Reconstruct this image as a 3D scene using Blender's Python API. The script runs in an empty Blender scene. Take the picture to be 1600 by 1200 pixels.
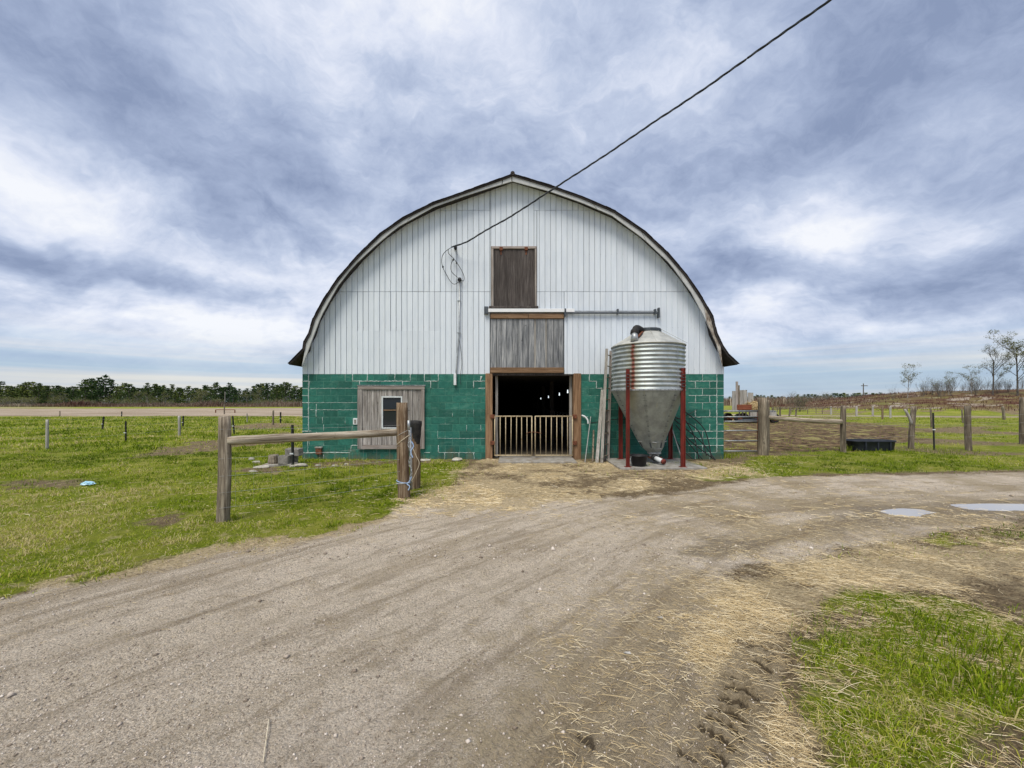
import bpy, bmesh, math, random
import numpy as np
from mathutils import Vector, Matrix
R = math.radians
rnd = random.Random(7)
rs = np.random.RandomState(11)
scene = bpy.context.scene
C = scene.collection

# ------------------------------------------------------------------ camera
EYE = 1.6; F = 620.0; HY = 628.0; CX = 800.0      # measured from the photograph (1600 px wide)
def X(px, Y): return (px - CX) * Y / F
def Z(py, Y): return EYE + (HY - py) * Y / F
def GY(py, z=0.0): return (EYE - z) * F / (py - HY)
def P(px, py, Y): return (X(px, Y), Y, Z(py, Y))
def GP(px, py):
    Y = GY(py); return (X(px, Y), Y)
cam = bpy.data.cameras.new('camera'); co = bpy.data.objects.new('camera', cam); C.objects.link(co)
co.location = (0, 0, EYE); co.rotation_euler = (R(90), 0, 0)
cam.sensor_width = 36; cam.lens = 36 * F / 1600; cam.shift_y = 28 / 1600
cam.clip_start = .05; cam.clip_end = 4000
scene.camera = co

# ------------------------------------------------------------------ light
scene.view_settings.view_transform = 'Standard'; scene.view_settings.look = 'None'
scene.view_settings.gamma = 1; scene.view_settings.exposure = 1.12
scene.view_settings.use_curve_mapping = False
SUN_EL, SUN_AZ = 60, 205      # azimuth measured clockwise from +Y : behind the camera, to the left
sl = bpy.data.lights.new('sun', 'SUN'); sl.energy = 1.5; sl.angle = R(28); sl.color = (1, .93, .80)
so = bpy.data.objects.new('sun', sl); C.objects.link(so)
sd = Vector((math.sin(R(SUN_AZ)) * math.cos(R(SUN_EL)), math.cos(R(SUN_AZ)) * math.cos(R(SUN_EL)), math.sin(R(SUN_EL))))
so.rotation_euler = (-sd).to_track_quat('-Z', 'Y').to_euler(); so.location = (0, 0, 30)

W = bpy.data.worlds.new('World'); scene.world = W; W.use_nodes = True
wt = W.node_tree; wt.nodes.clear()
class NT:
    def __init__(s, t): s.t = t
    def n(s, k, **kw):
        o = s.t.nodes.new(k)
        for a, b in kw.items(): setattr(o, a, b)
        return o
    def l(s, a, b): s.t.links.new(a, b)
    def put(s, sock, v):
        if v is None: return
        if isinstance(v, bpy.types.NodeSocket): s.l(v, sock)
        else: sock.default_value = v
    def math(s, op, a, b=None, c=None, clamp=False):
        o = s.n('ShaderNodeMath', operation=op, use_clamp=clamp)
        for i, v in enumerate((a, b, c)): s.put(o.inputs[i], v)
        return o.outputs[0]
    def vmath(s, op, a, b=None, scale=None):
        o = s.n('ShaderNodeVectorMath', operation=op)
        s.put(o.inputs[0], a); s.put(o.inputs[1], b)
        if scale is not None: s.put(o.inputs['Scale'], scale)
        return o.outputs['Value'] if op in ('LENGTH', 'DOT_PRODUCT') else o.outputs[0]
    def noise(s, vec, scale, detail=4, rough=.55, dist=0.0, out='Fac'):
        o = s.n('ShaderNodeTexNoise'); s.put(o.inputs['Vector'], vec)
        o.inputs['Scale'].default_value = scale; o.inputs['Detail'].default_value = detail
        o.inputs['Roughness'].default_value = rough; o.inputs['Distortion'].default_value = dist
        return o.outputs[out]
    def mapping(s, vec, loc=(0,0,0), rot=(0,0,0), scale=(1,1,1), kind='POINT'):
        o = s.n('ShaderNodeMapping', vector_type=kind); s.put(o.inputs[0], vec)
        o.inputs[1].default_value = loc; o.inputs[2].default_value = rot; o.inputs[3].default_value = scale
        return o.outputs[0]
    def mrange(s, v, a, b, c=0.0, d=1.0, smooth=True):
        o = s.n('ShaderNodeMapRange', interpolation_type='SMOOTHSTEP' if smooth else 'LINEAR')
        s.put(o.inputs[0], v)
        for i, q in enumerate((a, b, c, d)): s.put(o.inputs[i + 1], q)
        return o.outputs[0]
    def ramp(s, f, stops):
        o = s.n('ShaderNodeValToRGB'); s.put(o.inputs[0], f); e = o.color_ramp.elements
        while len(e) < len(stops): e.new(.5)
        for i, (p, c) in enumerate(stops): e[i].position = p; e[i].color = (*c, 1)
        return o.outputs[0]
    def mix(s, f, a, b, mode='MIX'):
        o = s.n('ShaderNodeMix', data_type='RGBA', blend_type=mode)
        s.put(o.inputs[0], f)
        for i, v in ((6, a), (7, b)):
            if isinstance(v, tuple) and len(v) == 3: v = (*v, 1)
            s.put(o.inputs[i], v)
        return o.outputs[2]
w = NT(wt)
d = w.n('ShaderNodeTexCoord').outputs['Generated']
sep = w.n('ShaderNodeSeparateXYZ'); w.l(d, sep.inputs[0]); dz = sep.outputs[2]
zc = w.math('ADD', w.math('MAXIMUM', dz, 0.0), .34)
Pp = w.vmath('SCALE', d, scale=w.math('DIVIDE', 1.0, zc))
wc = w.vmath('SUBTRACT', w.noise(d, 2.6, 5, .6, out='Color'), (.5, .5, .5))
dw = w.vmath('ADD', d, w.vmath('SCALE', wc, scale=.34))
n1 = w.noise(w.mapping(Pp, loc=(3.1, 1.7, 0), rot=(0, 0, R(28)), scale=(1.5, 1.9, 1)), 1.3, 10, .54, .35)
n2 = w.noise(w.mapping(d, loc=(7.7, 4.2, 2), rot=(0, R(25), 0), scale=(2.4, 2.4, 3.6)), 1.5, 10, .57, .4)
n3 = w.noise(w.mapping(d, scale=(2.0, 2.0, 9.0)), 1.6, 7, .55, .4)
tone = w.math('ADD', .455, w.math('MULTIPLY', w.math('SUBTRACT', n1, .5), .95))
tone = w.math('ADD', tone, w.math('MULTIPLY', w.math('SUBTRACT', n2, .5), .95))
n4 = w.noise(w.mapping(w.vmath('ADD', Pp, w.vmath('SCALE', wc, scale=.5)), rot=(0, 0, R(40)), scale=(1.1, 3.0, 1)), 2.6, 10, .66, .3)
n5 = w.noise(w.mapping(dw, loc=(2, 5, 1), scale=(3, 3, 7)), 2.4, 10, .64, .2)
tone = w.math('ADD', tone, w.math('ADD', w.math('MULTIPLY', w.math('SUBTRACT', n4, .5), .55), w.math('MULTIPLY', w.math('SUBTRACT', n5, .5), .75)))
low = w.mrange(dz, .42, .10)
tone = w.math('ADD', tone, w.math('MULTIPLY', w.math('MULTIPLY', w.math('SUBTRACT', n3, .5), 1.5), low))
# cloud masses where the photograph has them: (px, py, half width, half height, roll, amount)
blobs = [(190, 350, .58, .080, 12, .50), (330, 485, .5, .06, 2, .22), (120, 120, .35, .2, 10, -.08), (300, 545, .7, .07, 0, .22), (190, 412, .50, .034, 5, -.62), (480, 440, .25, .12, 25, .30),
         (430, 275, .30, .17, 28, -.34), (150, 250, .40, .10, 10, -.30), (560, 60, .22, .25, -30, .22), (390, 60, .16, .25, -30, -.10),
         (330, 50, .10, .2, -20, .18), (700, 190, .22, .10, 20, -.12), (900, 110, .32, .2, 0, .15),
         (1240, 180, .38, .17, -22, -.30), (1530, 230, .25, .25, 0, -.10), (1190, 365, .19, .07, 10, .46), (1480, 330, .22, .10, 0, .12),
         (1250, 440, .34, .06, 3, -.44), (1560, 470, .2, .05, 0, -.12), (1250, 500, .30, .06, 0, .30), (620, 430, .2, .15, 30, .15)]
acc = tone
for px, py, sx, sz, roll, amp in blobs:
    c = Vector((px - CX, F, HY - py)).normalized()
    v = w.mapping(dw, loc=c, rot=(0, R(roll), -math.atan2(c.x, c.y)), scale=(sx, .6, sz), kind='TEXTURE')
    L = w.vmath('LENGTH', v)
    g = w.math('POWER', 2.718, w.math('MULTIPLY', w.math('MULTIPLY', L, L), -1.0))
    acc = w.math('MULTIPLY_ADD', g, amp, acc)
cl = w.ramp(acc, [(0.0, (.26, .325, .49)), (.28, (.39, .465, .645)), (.52, (.54, .615, .785)), (.76, (.75, .80, .93)), (1.0, (.93, .95, 1.0))])
band = w.noise(w.mapping(d, loc=(1.2, .4, 0), rot=(R(2), R(1.5), 0), scale=(1.1, 1.1, 34.0)), 1.0, 5, .5, .3)
bcol = w.ramp(band, [(.34, (.36, .50, .72)), (.47, (.45, .60, .78)), (.55, (.62, .68, .78)), (.66, (.86, .84, .80))])
hz = w.mrange(dz, .155, .05)
cl = w.mix(w.math('MULTIPLY', hz, .8), cl, bcol)
sky = w.n('ShaderNodeTexSky', sky_type='NISHITA', sun_disc=False, sun_elevation=R(SUN_EL), sun_rotation=R(SUN_AZ))
b1 = w.n('ShaderNodeBackground'); w.l(sky.outputs[0], b1.inputs[0]); b1.inputs[1].default_value = .05
b2 = w.n('ShaderNodeBackground'); w.l(cl, b2.inputs[0]); b2.inputs[1].default_value = .47
ms = w.n('ShaderNodeMixShader'); w.put(ms.inputs[0], w.math('SUBTRACT', .95, w.math('MULTIPLY', hz, .2)))
w.l(b1.outputs[0], ms.inputs[1]); w.l(b2.outputs[0], ms.inputs[2])
wo = w.n('ShaderNodeOutputWorld'); w.l(ms.outputs[0], wo.inputs[0])

# ------------------------------------------------------------------ materials
def newmat(name):
    m = bpy.data.materials.new(name); m.use_nodes = True; t = m.node_tree; t.nodes.clear()
    k = NT(t); b = k.n('ShaderNodeBsdfPrincipled'); o = k.n('ShaderNodeOutputMaterial'); k.l(b.outputs[0], o.inputs[0])
    return m, k, b
def objvec(k):
    tc = k.n('ShaderNodeTexCoord').outputs['Object']; oi = k.n('ShaderNodeObjectInfo').outputs['Random']
    cx = k.n('ShaderNodeCombineXYZ'); k.l(k.math('MULTIPLY', oi, 37.0), cx.inputs[0]); k.l(k.math('MULTIPLY', oi, 91.0), cx.inputs[1]); k.l(k.math('MULTIPLY', oi, 53.0), cx.inputs[2])
    return k.vmath('ADD', tc, cx.outputs[0]), oi
def setbump(k, b, h, strength, dist):
    bp = k.n('ShaderNodeBump'); bp.inputs['Strength'].default_value = strength; bp.inputs['Distance'].default_value = dist
    k.l(h, bp.inputs['Height']); k.l(bp.outputs[0], b.inputs['Normal'])
def mat(name, c1, c2, scale=6.0, stretch=(1,1,1), rough=.8, metal=0.0, bump=.3, bdist=.01, var=.25, c3=None, c3at=(.62, .75), c3scale=2.5, c3stretch=None, detail=8, spec=.3):
    m, k, b = newmat(name)
    v, oi = objvec(k)
    n = k.noise(k.mapping(v, scale=stretch), scale, detail, .62)
    col = k.mix(k.mrange(n, .32, .68), c1, c2)
    if c3 is not None:
        q = k.noise(k.mapping(v, loc=(9, 3, 5), scale=c3stretch or stretch), c3scale, 6, .65)
        col = k.mix(k.mrange(q, c3at[0], c3at[1]), col, c3)
    f = k.mrange(oi, 0.0, 1.0, 1 - var, 1 + var * .7, smooth=False)
    col = k.vmath('SCALE', col, scale=f)
    k.l(col, b.inputs['Base Color'])
    b.inputs['Metallic'].default_value = metal; b.inputs['Specular IOR Level'].default_value = spec
    k.l(k.mrange(n, .2, .8, rough - .1, min(1, rough + .1)), b.inputs['Roughness'])
    if bump: setbump(k, b, n, bump, bdist)
    return m
def wood(name, dark, mid, light, axis=2, rough=.9, var=.15, fine=1.0):
    m, k, b = newmat(name)
    v, oi = objvec(k)
    st = [26 * fine] * 3; st[axis] = 1.3
    n = k.noise(k.mapping(v, scale=tuple(st)), 1.6, 9, .68, .25)
    st2 = [5.0] * 3; st2[axis] = .6
    n2 = k.noise(k.mapping(v, loc=(3, 2, 8), scale=tuple(st2)), 1.7, 5, .6)
    kn = k.noise(v, 7.0, 3, .5)
    col = k.ramp(n, [(.30, dark), (.47, mid), (.68, light)])
    col = k.mix(k.mrange(n2, .35, .65, .0, .55), col, dark)
    col = k.mix(k.mrange(kn, .68, .76, 0, .6), col, tuple(x * .45 for x in dark))
    col = k.vmath('SCALE', col, scale=k.mrange(oi, 0, 1, 1 - var, 1 + var, smooth=False))
    k.l(col, b.inputs['Base Color']); b.inputs['Roughness'].default_value = rough; b.inputs['Specular IOR Level'].default_value = .2
    setbump(k, b, n, .7, .012)
    return m
M = {}
M['post'] = wood('weathered_post_wood', (.045, .036, .026), (.19, .155, .115), (.46, .40, .31))
M['postbrown'] = wood('brown_post_wood', (.05, .028, .016), (.17, .115, .07), (.42, .34, .24))
M['rail'] = wood('peeled_log', (.08, .055, .035), (.36, .30, .22), (.72, .66, .55), axis=0)
M['greyplank'] = wood('grey_barn_board', (.07, .078, .088), (.25, .26, .275), (.52, .52, .51))
M['windowplank'] = wood('grey_brown_board', (.10, .088, .080), (.36, .33, .31), (.62, .59, .56))
M['darkplank'] = wood('dark_brown_board', (.040, .034, .032), (.088, .075, .070), (.18, .16, .15), fine=1.4)
M['trim_h'] = wood('brown_trim_wood', (.13, .075, .04), (.27, .165, .095), (.40, .27, .17), axis=0)
M['trim_v'] = wood('brown_jamb_wood', (.11, .062, .035), (.25, .15, .085), (.38, .25, .15))
M['paletrim_h'] = wood('pale_trim_wood', (.20, .16, .14), (.38, .33, .30), (.52, .48, .45), axis=0)
M['paletrim_v'] = wood('pale_trim_wood_upright', (.18, .15, .13), (.35, .31, .28), (.50, .47, .44))
M['siding'] = mat('white_siding', (.655, .715, .785), (.72, .775, .835), 3.0, (3, 3, .5), .5, 0, .12, .004, .045, c3=(.53, .58, .62), c3at=(.60, .82), c3scale=3)
M['gap'] = mat('siding_backing', (.10, .12, .14), (.15, .17, .19), var=0)
M['rake'] = mat('rake_board_paint', (.44, .45, .45), (.54, .55, .545), 5, (1, 1, 1), .7, 0, .3, .006, .08, c3=(.36, .33, .28), c3at=(.66, .74), c3scale=5)
M['rakebad'] = mat('rake_board_peeling', (.16, .12, .09), (.52, .49, .44), 14, (1, 1, .5), .9, 0, .8, .02, .1)
M['shingle'] = mat('roof_shingle', (.022, .020, .020), (.050, .042, .040), 20, (1, 1, 1), .9, 0, .6, .02, .2)
def block_mat():
    m, k, b = newmat('green_painted_block')
    v, oi = objvec(k)
    geo = k.n('ShaderNodeNewGeometry').outputs['Position']
    n = k.noise(v, 9, 9, .7); big = k.noise(geo, .9, 4, .6); pit = k.noise(v, 60, 5, .7)
    col = k.mix(k.mrange(n, .30, .70), (.014, .106, .078), (.034, .175, .132))
    col = k.mix(k.mrange(big, .42, .66, 0, .55), col, (.012, .120, .100))
    scuff = k.math('MULTIPLY', k.mrange(k.noise(k.mapping(geo, scale=(1.2, 1, 3.5)), 3.0, 8, .72), .50, .70), .40)
    col = k.mix(scuff, col, (.14, .29, .23))
    col = k.mix(k.mrange(k.noise(v, 34, 4, .7), .67, .74, 0, .6), col, (.30, .42, .38))
    sz = k.n('ShaderNodeSeparateXYZ'); k.l(geo, sz.inputs[0]); spl = k.math('SUBTRACT', k.noise(k.mapping(geo, scale=(1, 1, .5)), 4, 6, .7), k.math('MULTIPLY', sz.outputs[2], .75))
    col = k.mix(k.mrange(spl, .30, .52, 0, .6), col, (.13, .12, .075))
    col = k.mix(k.mrange(k.noise(k.mapping(geo, loc=(3, 0, 7), scale=(2.2, 1, .5)), 1.6, 7, .7), .56, .70, 0, .45), col, (.010, .060, .045))
    col = k.vmath('SCALE', col, scale=k.mrange(oi, 0, 1, .74, 1.22, smooth=False))
    k.l(col, b.inputs['Base Color']); k.l(k.mrange(n, .2, .8, .5, .8), b.inputs['Roughness']); b.inputs['Specular IOR Level'].default_value = .3
    setbump(k, b, k.math('ADD', pit, n), .55, .008)
    return m
M['block'] = block_mat()
M['mortar'] = mat('green_mortar', (.045, .17, .13), (.10, .25, .20), 5, rough=.85, var=0, c3=(.30, .40, .36), c3at=(.58, .66), c3scale=3)
M['caulk'] = mat('white_caulk', (.40, .47, .45), (.60, .66, .64), 9, rough=.8, var=0, c3=(.30, .42, .38), c3at=(.60, .7), c3scale=8)
M['concrete'] = mat('concrete', (.24, .225, .20), (.37, .355, .325), 7, rough=.9, bump=.4, var=.1, c3=(.22, .18, .13), c3at=(.52, .7))
M['concretedark'] = mat('old_concrete_block', (.17, .16, .145), (.32, .30, .27), 12, rough=.95, bump=.5, var=.15)
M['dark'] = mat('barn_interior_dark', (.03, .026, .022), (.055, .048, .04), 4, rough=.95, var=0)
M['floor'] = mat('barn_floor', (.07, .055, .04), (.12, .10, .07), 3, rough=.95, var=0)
M['gatepaint'] = mat('tan_gate_paint', (.42, .33, .20), (.58, .49, .33), 14, rough=.55, bump=.2, bdist=.002, var=.06, c3=(.20, .10, .05), c3at=(.62, .72), c3scale=9)
M['steel'] = mat('galvanised_steel', (.30, .32, .33), (.46, .48, .49), 10, rough=.45, metal=.6, bump=.1, var=.05)
M['railsteel'] = mat('dark_track_steel', (.06, .07, .08), (.11, .125, .14), 10, rough=.5, metal=.4, bump=.1, var=.05)
M['flash'] = mat('white_flashing', (.80, .82, .84), (.86, .87, .88), 5, rough=.35, bump=.05, var=.02)
M['rust'] = mat('rusty_iron', (.10, .035, .02), (.22, .085, .045), 18, rough=.9, bump=.4, var=.1)
M['red'] = mat('red_leg_paint', (.13, .018, .014), (.22, .035, .024), 10, (1, 1, .3), rough=.6, bump=.25, bdist=.003, var=.08, c3=(.09, .035, .02), c3at=(.54, .68), c3scale=6)
M['black'] = mat('black_plastic', (.012, .012, .014), (.028, .028, .03), 8, rough=.5, bump=.1, var=.1, c3=(.10, .09, .075), c3at=(.60, .8))
M['rubber'] = mat('black_rubber', (.010, .010, .011), (.03, .028, .026), 12, rough=.7, bump=.4, var=.1)
M['trough'] = mat('blue_black_plastic', (.016, .020, .030), (.03, .036, .05), 6, rough=.5, bump=.1, var=.05)
M['cable'] = mat('cable_jacket', (.018, .022, .028), (.05, .055, .062), 40, rough=.55, bump=.1, var=.1)
M['whitepvc'] = mat('white_plastic', (.62, .66, .68), (.74, .77, .78), 9, rough=.45, bump=.05, var=.05)
M['wire'] = mat('fence_wire', (.30, .31, .30), (.44, .44, .42), 20, rough=.5, metal=.2, bump=0, var=0)
M['twine'] = mat('blue_twine', (.25, .38, .62), (.45, .58, .78), 30, rough=.8, bump=0, var=0)
M['rope'] = mat('tan_twine', (.45, .38, .26), (.62, .55, .42), 30, rough=.9, bump=0, var=0)
M['tpost'] = mat('dark_green_steel_post', (.018, .022, .018), (.05, .05, .045), 12, rough=.7, bump=.1, var=.1)
M['whitewood'] = wood('bleached_post_wood', (.19, .175, .155), (.40, .38, .345), (.62, .60, .56))
M['stone'] = mat('pale_stone', (.32, .30, .25), (.50, .47, .41), 7, rough=.9, bump=.5, var=.12)
M['redboard'] = wood('red_brown_board', (.10, .03, .018), (.23, .075, .04), (.33, .13, .08), axis=0)
M['bluebag'] = mat('blue_plastic_film', (.20, .52, .72), (.62, .80, .88), 12, rough=.4, bump=.2, var=0)
def glass_mat():
    m, k, b = newmat('window_glass')
    b.inputs['Base Color'].default_value = (.02, .024, .03, 1); b.inputs['Roughness'].default_value = .06
    b.inputs['Specular IOR Level'].default_value = .35
    tc = k.n('ShaderNodeTexCoord').outputs['Object']; setbump(k, b, k.noise(tc, 5, 2), .12, .01)
    return m
M['glass'] = glass_mat()
def bin_mat(name, cone=False):
    m, k, b = newmat(name)
    v = k.n('ShaderNodeTexCoord').outputs['Object']
    n = k.noise(v, 5, 8, .65); sp = k.noise(v, 26, 6, .7); st = k.noise(k.mapping(v, scale=(7, 7, .7)), 1.3, 6, .65)
    if cone: col = k.mix(k.mrange(n, .3, .7), (.21, .23, .22), (.34, .37, .34))
    else: col = k.mix(k.mrange(n, .3, .7), (.33, .375, .385), (.50, .54, .54))
    col = k.mix(k.mrange(sp, .55, .75, 0, .5), col, (.15, .19, .19) if not cone else (.42, .45, .40))
    col = k.mix(k.mrange(st, .56, .74, 0, .6), col, (.30, .31, .22) if cone else (.36, .36, .27))
    # rust run under the filler elbow, left front
    s = k.n('ShaderNodeSeparateXYZ'); k.l(k.vmath('ADD', v, k.vmath('SCALE', k.vmath('SUBTRACT', k.noise(v, 6, 4, out='Color'), (.5, .5, .5)), scale=.10)), s.inputs[0])
    dx = k.math('ABSOLUTE', k.math('ADD', s.outputs[0], .575)); front = k.mrange(s.outputs[1], -.3, -.5)
    run = k.math('MULTIPLY', k.mrange(dx, .055, .01), front)
    halo = k.math('MULTIPLY', k.mrange(dx, .20, .02, 0, .5), front)
    col = k.mix(halo, col, (.26, .24, .13))
    if not cone: col = k.mix(k.math('MULTIPLY', run, .85), col, (.20, .035, .018))
    k.l(col, b.inputs['Base Color']); b.inputs['Metallic'].default_value = .25 if cone else .55
    k.l(k.mrange(n, .3, .7, .40, .58), b.inputs['Roughness']); setbump(k, b, k.math('ADD', n, sp), .15, .006)
    return m
M['bin'] = bin_mat('corrugated_galvanised'); M['cone'] = bin_mat('hopper_galvanised', True)
M['bintop'] = mat('bin_roof_steel', (.36, .37, .35), (.54, .54, .50), 4, rough=.55, metal=.35, bump=.15, var=0, c3=(.22, .12, .07), c3at=(.60, .72), c3scale=3)
def bulb_mat():
    m, k, b = newmat('lit_bulb'); b.inputs['Emission Color'].default_value = (.85, .95, 1, 1); b.inputs['Emission Strength'].default_value = .7
    return m
M['bulb'] = bulb_mat()
def attr_ramp_mat(name, attr, stops, rough=.8, trans=0.0, spec=.08):
    m, k, b = newmat(name)
    a = k.n('ShaderNodeAttribute', attribute_name=attr).outputs['Fac']
    col = k.ramp(a, stops); k.l(col, b.inputs['Base Color']); b.inputs['Roughness'].default_value = rough
    b.inputs['Specular IOR Level'].default_value = spec
    if trans:
        t = k.n('ShaderNodeBsdfTranslucent'); k.l(col, t.inputs[0]); mx = k.n('ShaderNodeMixShader'); mx.inputs[0].default_value = trans
        out = [q for q in k.t.nodes if q.type == 'OUTPUT_MATERIAL'][0]
        k.l(b.outputs[0], mx.inputs[1]); k.l(t.outputs[0], mx.inputs[2]); k.l(mx.outputs[0], out.inputs[0])
    return m
M['grass'] = attr_ramp_mat('grass_blades', 'v', [(0, (.075, .125, .006)), (.3, (.17, .250, .012)), (.58, (.32, .40, .020)), (.75, (.44, .43, .06)), (1, (.60, .50, .26))], .6, .3)
M['straw'] = attr_ramp_mat('straw_stalks', 'v', [(0, (.24, .16, .07)), (.35, (.47, .35, .18)), (.7, (.66, .53, .31)), (1, (.92, .82, .60))], .6)
M['pebble'] = attr_ramp_mat('pebbles', 'v', [(0, (.20, .16, .12)), (.5, (.46, .39, .32)), (1, (.70, .63, .55))], .9)
M['brush'] = attr_ramp_mat('bare_brush', 'v', [(0, (.09, .04, .03)), (.35, (.15, .085, .065)), (.7, (.22, .165, .13)), (1, (.34, .29, .22))], .9)
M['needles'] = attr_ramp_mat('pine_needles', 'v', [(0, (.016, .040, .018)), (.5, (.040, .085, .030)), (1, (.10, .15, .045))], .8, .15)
def vary_needles(m):
    k = NT(m.node_tree); b = [q for q in m.node_tree.nodes if q.type == 'BSDF_PRINCIPLED'][0]; src = b.inputs['Base Color'].links[0].from_socket
    oi = k.n('ShaderNodeObjectInfo').outputs['Random']; loc = k.n('ShaderNodeObjectInfo').outputs['Location']
    src2 = k.vmath('SCALE', src, scale=.8); c = k.mix(k.mrange(k.noise(loc, .045, 2), .45, .65), src2, k.vmath('MULTIPLY', src, (2.0, 1.4, 1.0))); c = k.mix(k.mrange(oi, .80, .95), c, k.vmath('MULTIPLY', src, (3.0, 1.9, 1.4)))
    for l in list(src.links):
        if l.to_node.type in ('BSDF_PRINCIPLED', 'BSDF_TRANSLUCENT'): k.t.links.new(c, l.to_socket)
vary_needles(M['needles'])
M['budleaf'] = attr_ramp_mat('spring_leaves', 'v', [(0, (.09, .10, .03)), (1, (.22, .23, .08))], .8, .3)
M['bark'] = mat('grey_bark', (.07, .06, .052), (.16, .145, .125), 6, (1, 1, .3), .9, var=.1)
M['palebark'] = mat('pale_bark', (.20, .185, .17), (.34, .32, .29), 6, (1, 1, .3), .9, var=.15)

# ------------------------------------------------------------------ mesh helpers
def T(o, label=None, cat=None, group=None, kind=None):
    if label: o['label'] = label
    if cat: o['category'] = cat
    if group: o['group'] = group
    if kind: o['kind'] = kind
    return o
def empty(name, loc=(0, 0, 0), label=None, cat=None, group=None, rz=0):
    o = bpy.data.objects.new(name, None); C.objects.link(o); o.location = loc; o.rotation_euler = (0, 0, rz)
    o.empty_display_size = .1
    return T(o, label, cat, group)
class MB:
    def __init__(s): s.v = []; s.f = []
    def add(s, vs, fs):
        b = len(s.v); s.v += [tuple(p) for p in vs]; s.f += [tuple(i + b for i in f) for f in fs]; return s
    def box(s, x0, x1, y0, y1, z0, z1, rot=None, piv=None):
        vs = [(x, y, z) for z in (z0, z1) for y in (y0, y1) for x in (x0, x1)]
        if rot is not None:
            pv = Vector(piv or ((x0 + x1) / 2, (y0 + y1) / 2, (z0 + z1) / 2)); vs = [tuple(rot @ (Vector(p) - pv) + pv) for p in vs]
        return s.add(vs, [(0, 2, 3, 1), (4, 5, 7, 6), (0, 1, 5, 4), (2, 6, 7, 3), (0, 4, 6, 2), (1, 3, 7, 5)])
    def tube(s, pts, r, sides=8, cap=True, jit=0.0):
        pts = [Vector(p) for p in pts]; n = len(pts)
        if not hasattr(r, '__len__'): r = [r] * n
        b = len(s.v); up = None
        for i, p in enumerate(pts):
            t = (pts[min(i + 1, n - 1)] - pts[max(i - 1, 0)]).normalized()
            if up is None: up = t.orthogonal().normalized()
            up = (up - t * up.dot(t))
            up = up.normalized() if up.length > 1e-5 else t.orthogonal().normalized()
            q = t.cross(up)
            for k in range(sides):
                a = 2 * math.pi * k / sides; rr = r[i] * (1 + (rnd.uniform(-jit, jit) if jit else 0))
                s.v.append(tuple(p + (up * math.cos(a) + q * math.sin(a)) * rr))
        for i in range(n - 1):
            for k in range(sides):
                k2 = (k + 1) % sides; a = b + i * sides
                s.f.append((a + k, a + k2, a + sides + k2, a + sides + k))
        if cap and sides > 2: s.f.append(tuple(b + k for k in range(sides))[::-1]); s.f.append(tuple(b + (n - 1) * sides + k for k in range(sides)))
        return s
    def lathe(s, prof, c=(0, 0), sides=32, shift=None, cap=False):
        b = len(s.v)
        for i, (r, z) in enumerate(prof):
            sx = shift[i] if shift else 0
            for k in range(sides):
                a = 2 * math.pi * k / sides; s.v.append((c[0] + sx + r * math.cos(a), c[1] + r * math.sin(a), z))
        for i in range(len(prof) - 1):
            for k in range(sides):
                k2 = (k + 1) % sides; a = b + i * sides; s.f.append((a + k, a + k2, a + sides + k2, a + sides + k))
        if cap: s.f.append(tuple(b + k for k in range(sides))[::-1]); s.f.append(tuple(b + (len(prof) - 1) * sides + k for k in range(sides)))
        return s
    def prism(s, poly, y0, y1):      # poly in (x, z)
        n = len(poly); vs = [(x, y0, z) for x, z in poly] + [(x, y1, z) for x, z in poly]
        fs = [tuple(range(n)), tuple(range(2 * n - 1, n - 1, -1))] + [((i + 1) % n, i, n + i, n + (i + 1) % n) for i in range(n)]
        return s.add(vs, fs)
    def mesh(s, name, m, smooth=False, bevel=0.0):
        me = bpy.data.meshes.new(name); me.from_pydata(s.v, [], s.f)
        bm = bmesh.new(); bm.from_mesh(me)
        if bevel: bmesh.ops.bevel(bm, geom=bm.edges[:], offset=bevel, segments=1, affect='EDGES')
        bmesh.ops.recalc_face_normals(bm, faces=bm.faces[:]); bm.to_mesh(me); bm.free()
        me.materials.append(m)
        if smooth:
            me.polygons.foreach_set('use_smooth', [True] * len(me.polygons))
        return me
    def build(s, name, m, parent=None, smooth=False, bevel=0.0, loc=None, org=False):
        if org and s.v:
            c = Vector((sum(p[0] for p in s.v) / len(s.v), sum(p[1] for p in s.v) / len(s.v), sum(p[2] for p in s.v) / len(s.v)))
            s.v = [tuple(Vector(p) - c) for p in s.v]
        o = bpy.data.objects.new(name, s.mesh(name, m, smooth, bevel)); C.objects.link(o)
        if org: o.location = c
        if loc is not None: o.location = loc
        if parent is not None: o.parent = parent
        return o
def link(name, me, parent=None, loc=(0, 0, 0), rot=(0, 0, 0), scale=(1, 1, 1)):
    o = bpy.data.objects.new(name, me); C.objects.link(o); o.location = loc; o.rotation_euler = rot; o.scale = scale
    if parent is not None: o.parent = parent
    return o
def copy_tree(o, parent=None):
    c = o.copy(); C.objects.link(c)
    if parent is not None: c.parent = parent
    for ch in list(o.children): copy_tree(ch, c)
    return c
def smooth_path(pts, n=8):
    pts = [Vector(p) for p in pts]; out = []
    for i in range(len(pts) - 1):
        p0 = pts[max(i - 1, 0)]; p1 = pts[i]; p2 = pts[i + 1]; p3 = pts[min(i + 2, len(pts) - 1)]
        for k in range(n):
            t = k / n
            out.append(.5 * ((2 * p1) + (p2 - p0) * t + (2 * p0 - 5 * p1 + 4 * p2 - p3) * t * t + (3 * p1 - p0 - 3 * p2 + p3) * t ** 3))
    out.append(pts[-1]); return out

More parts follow.
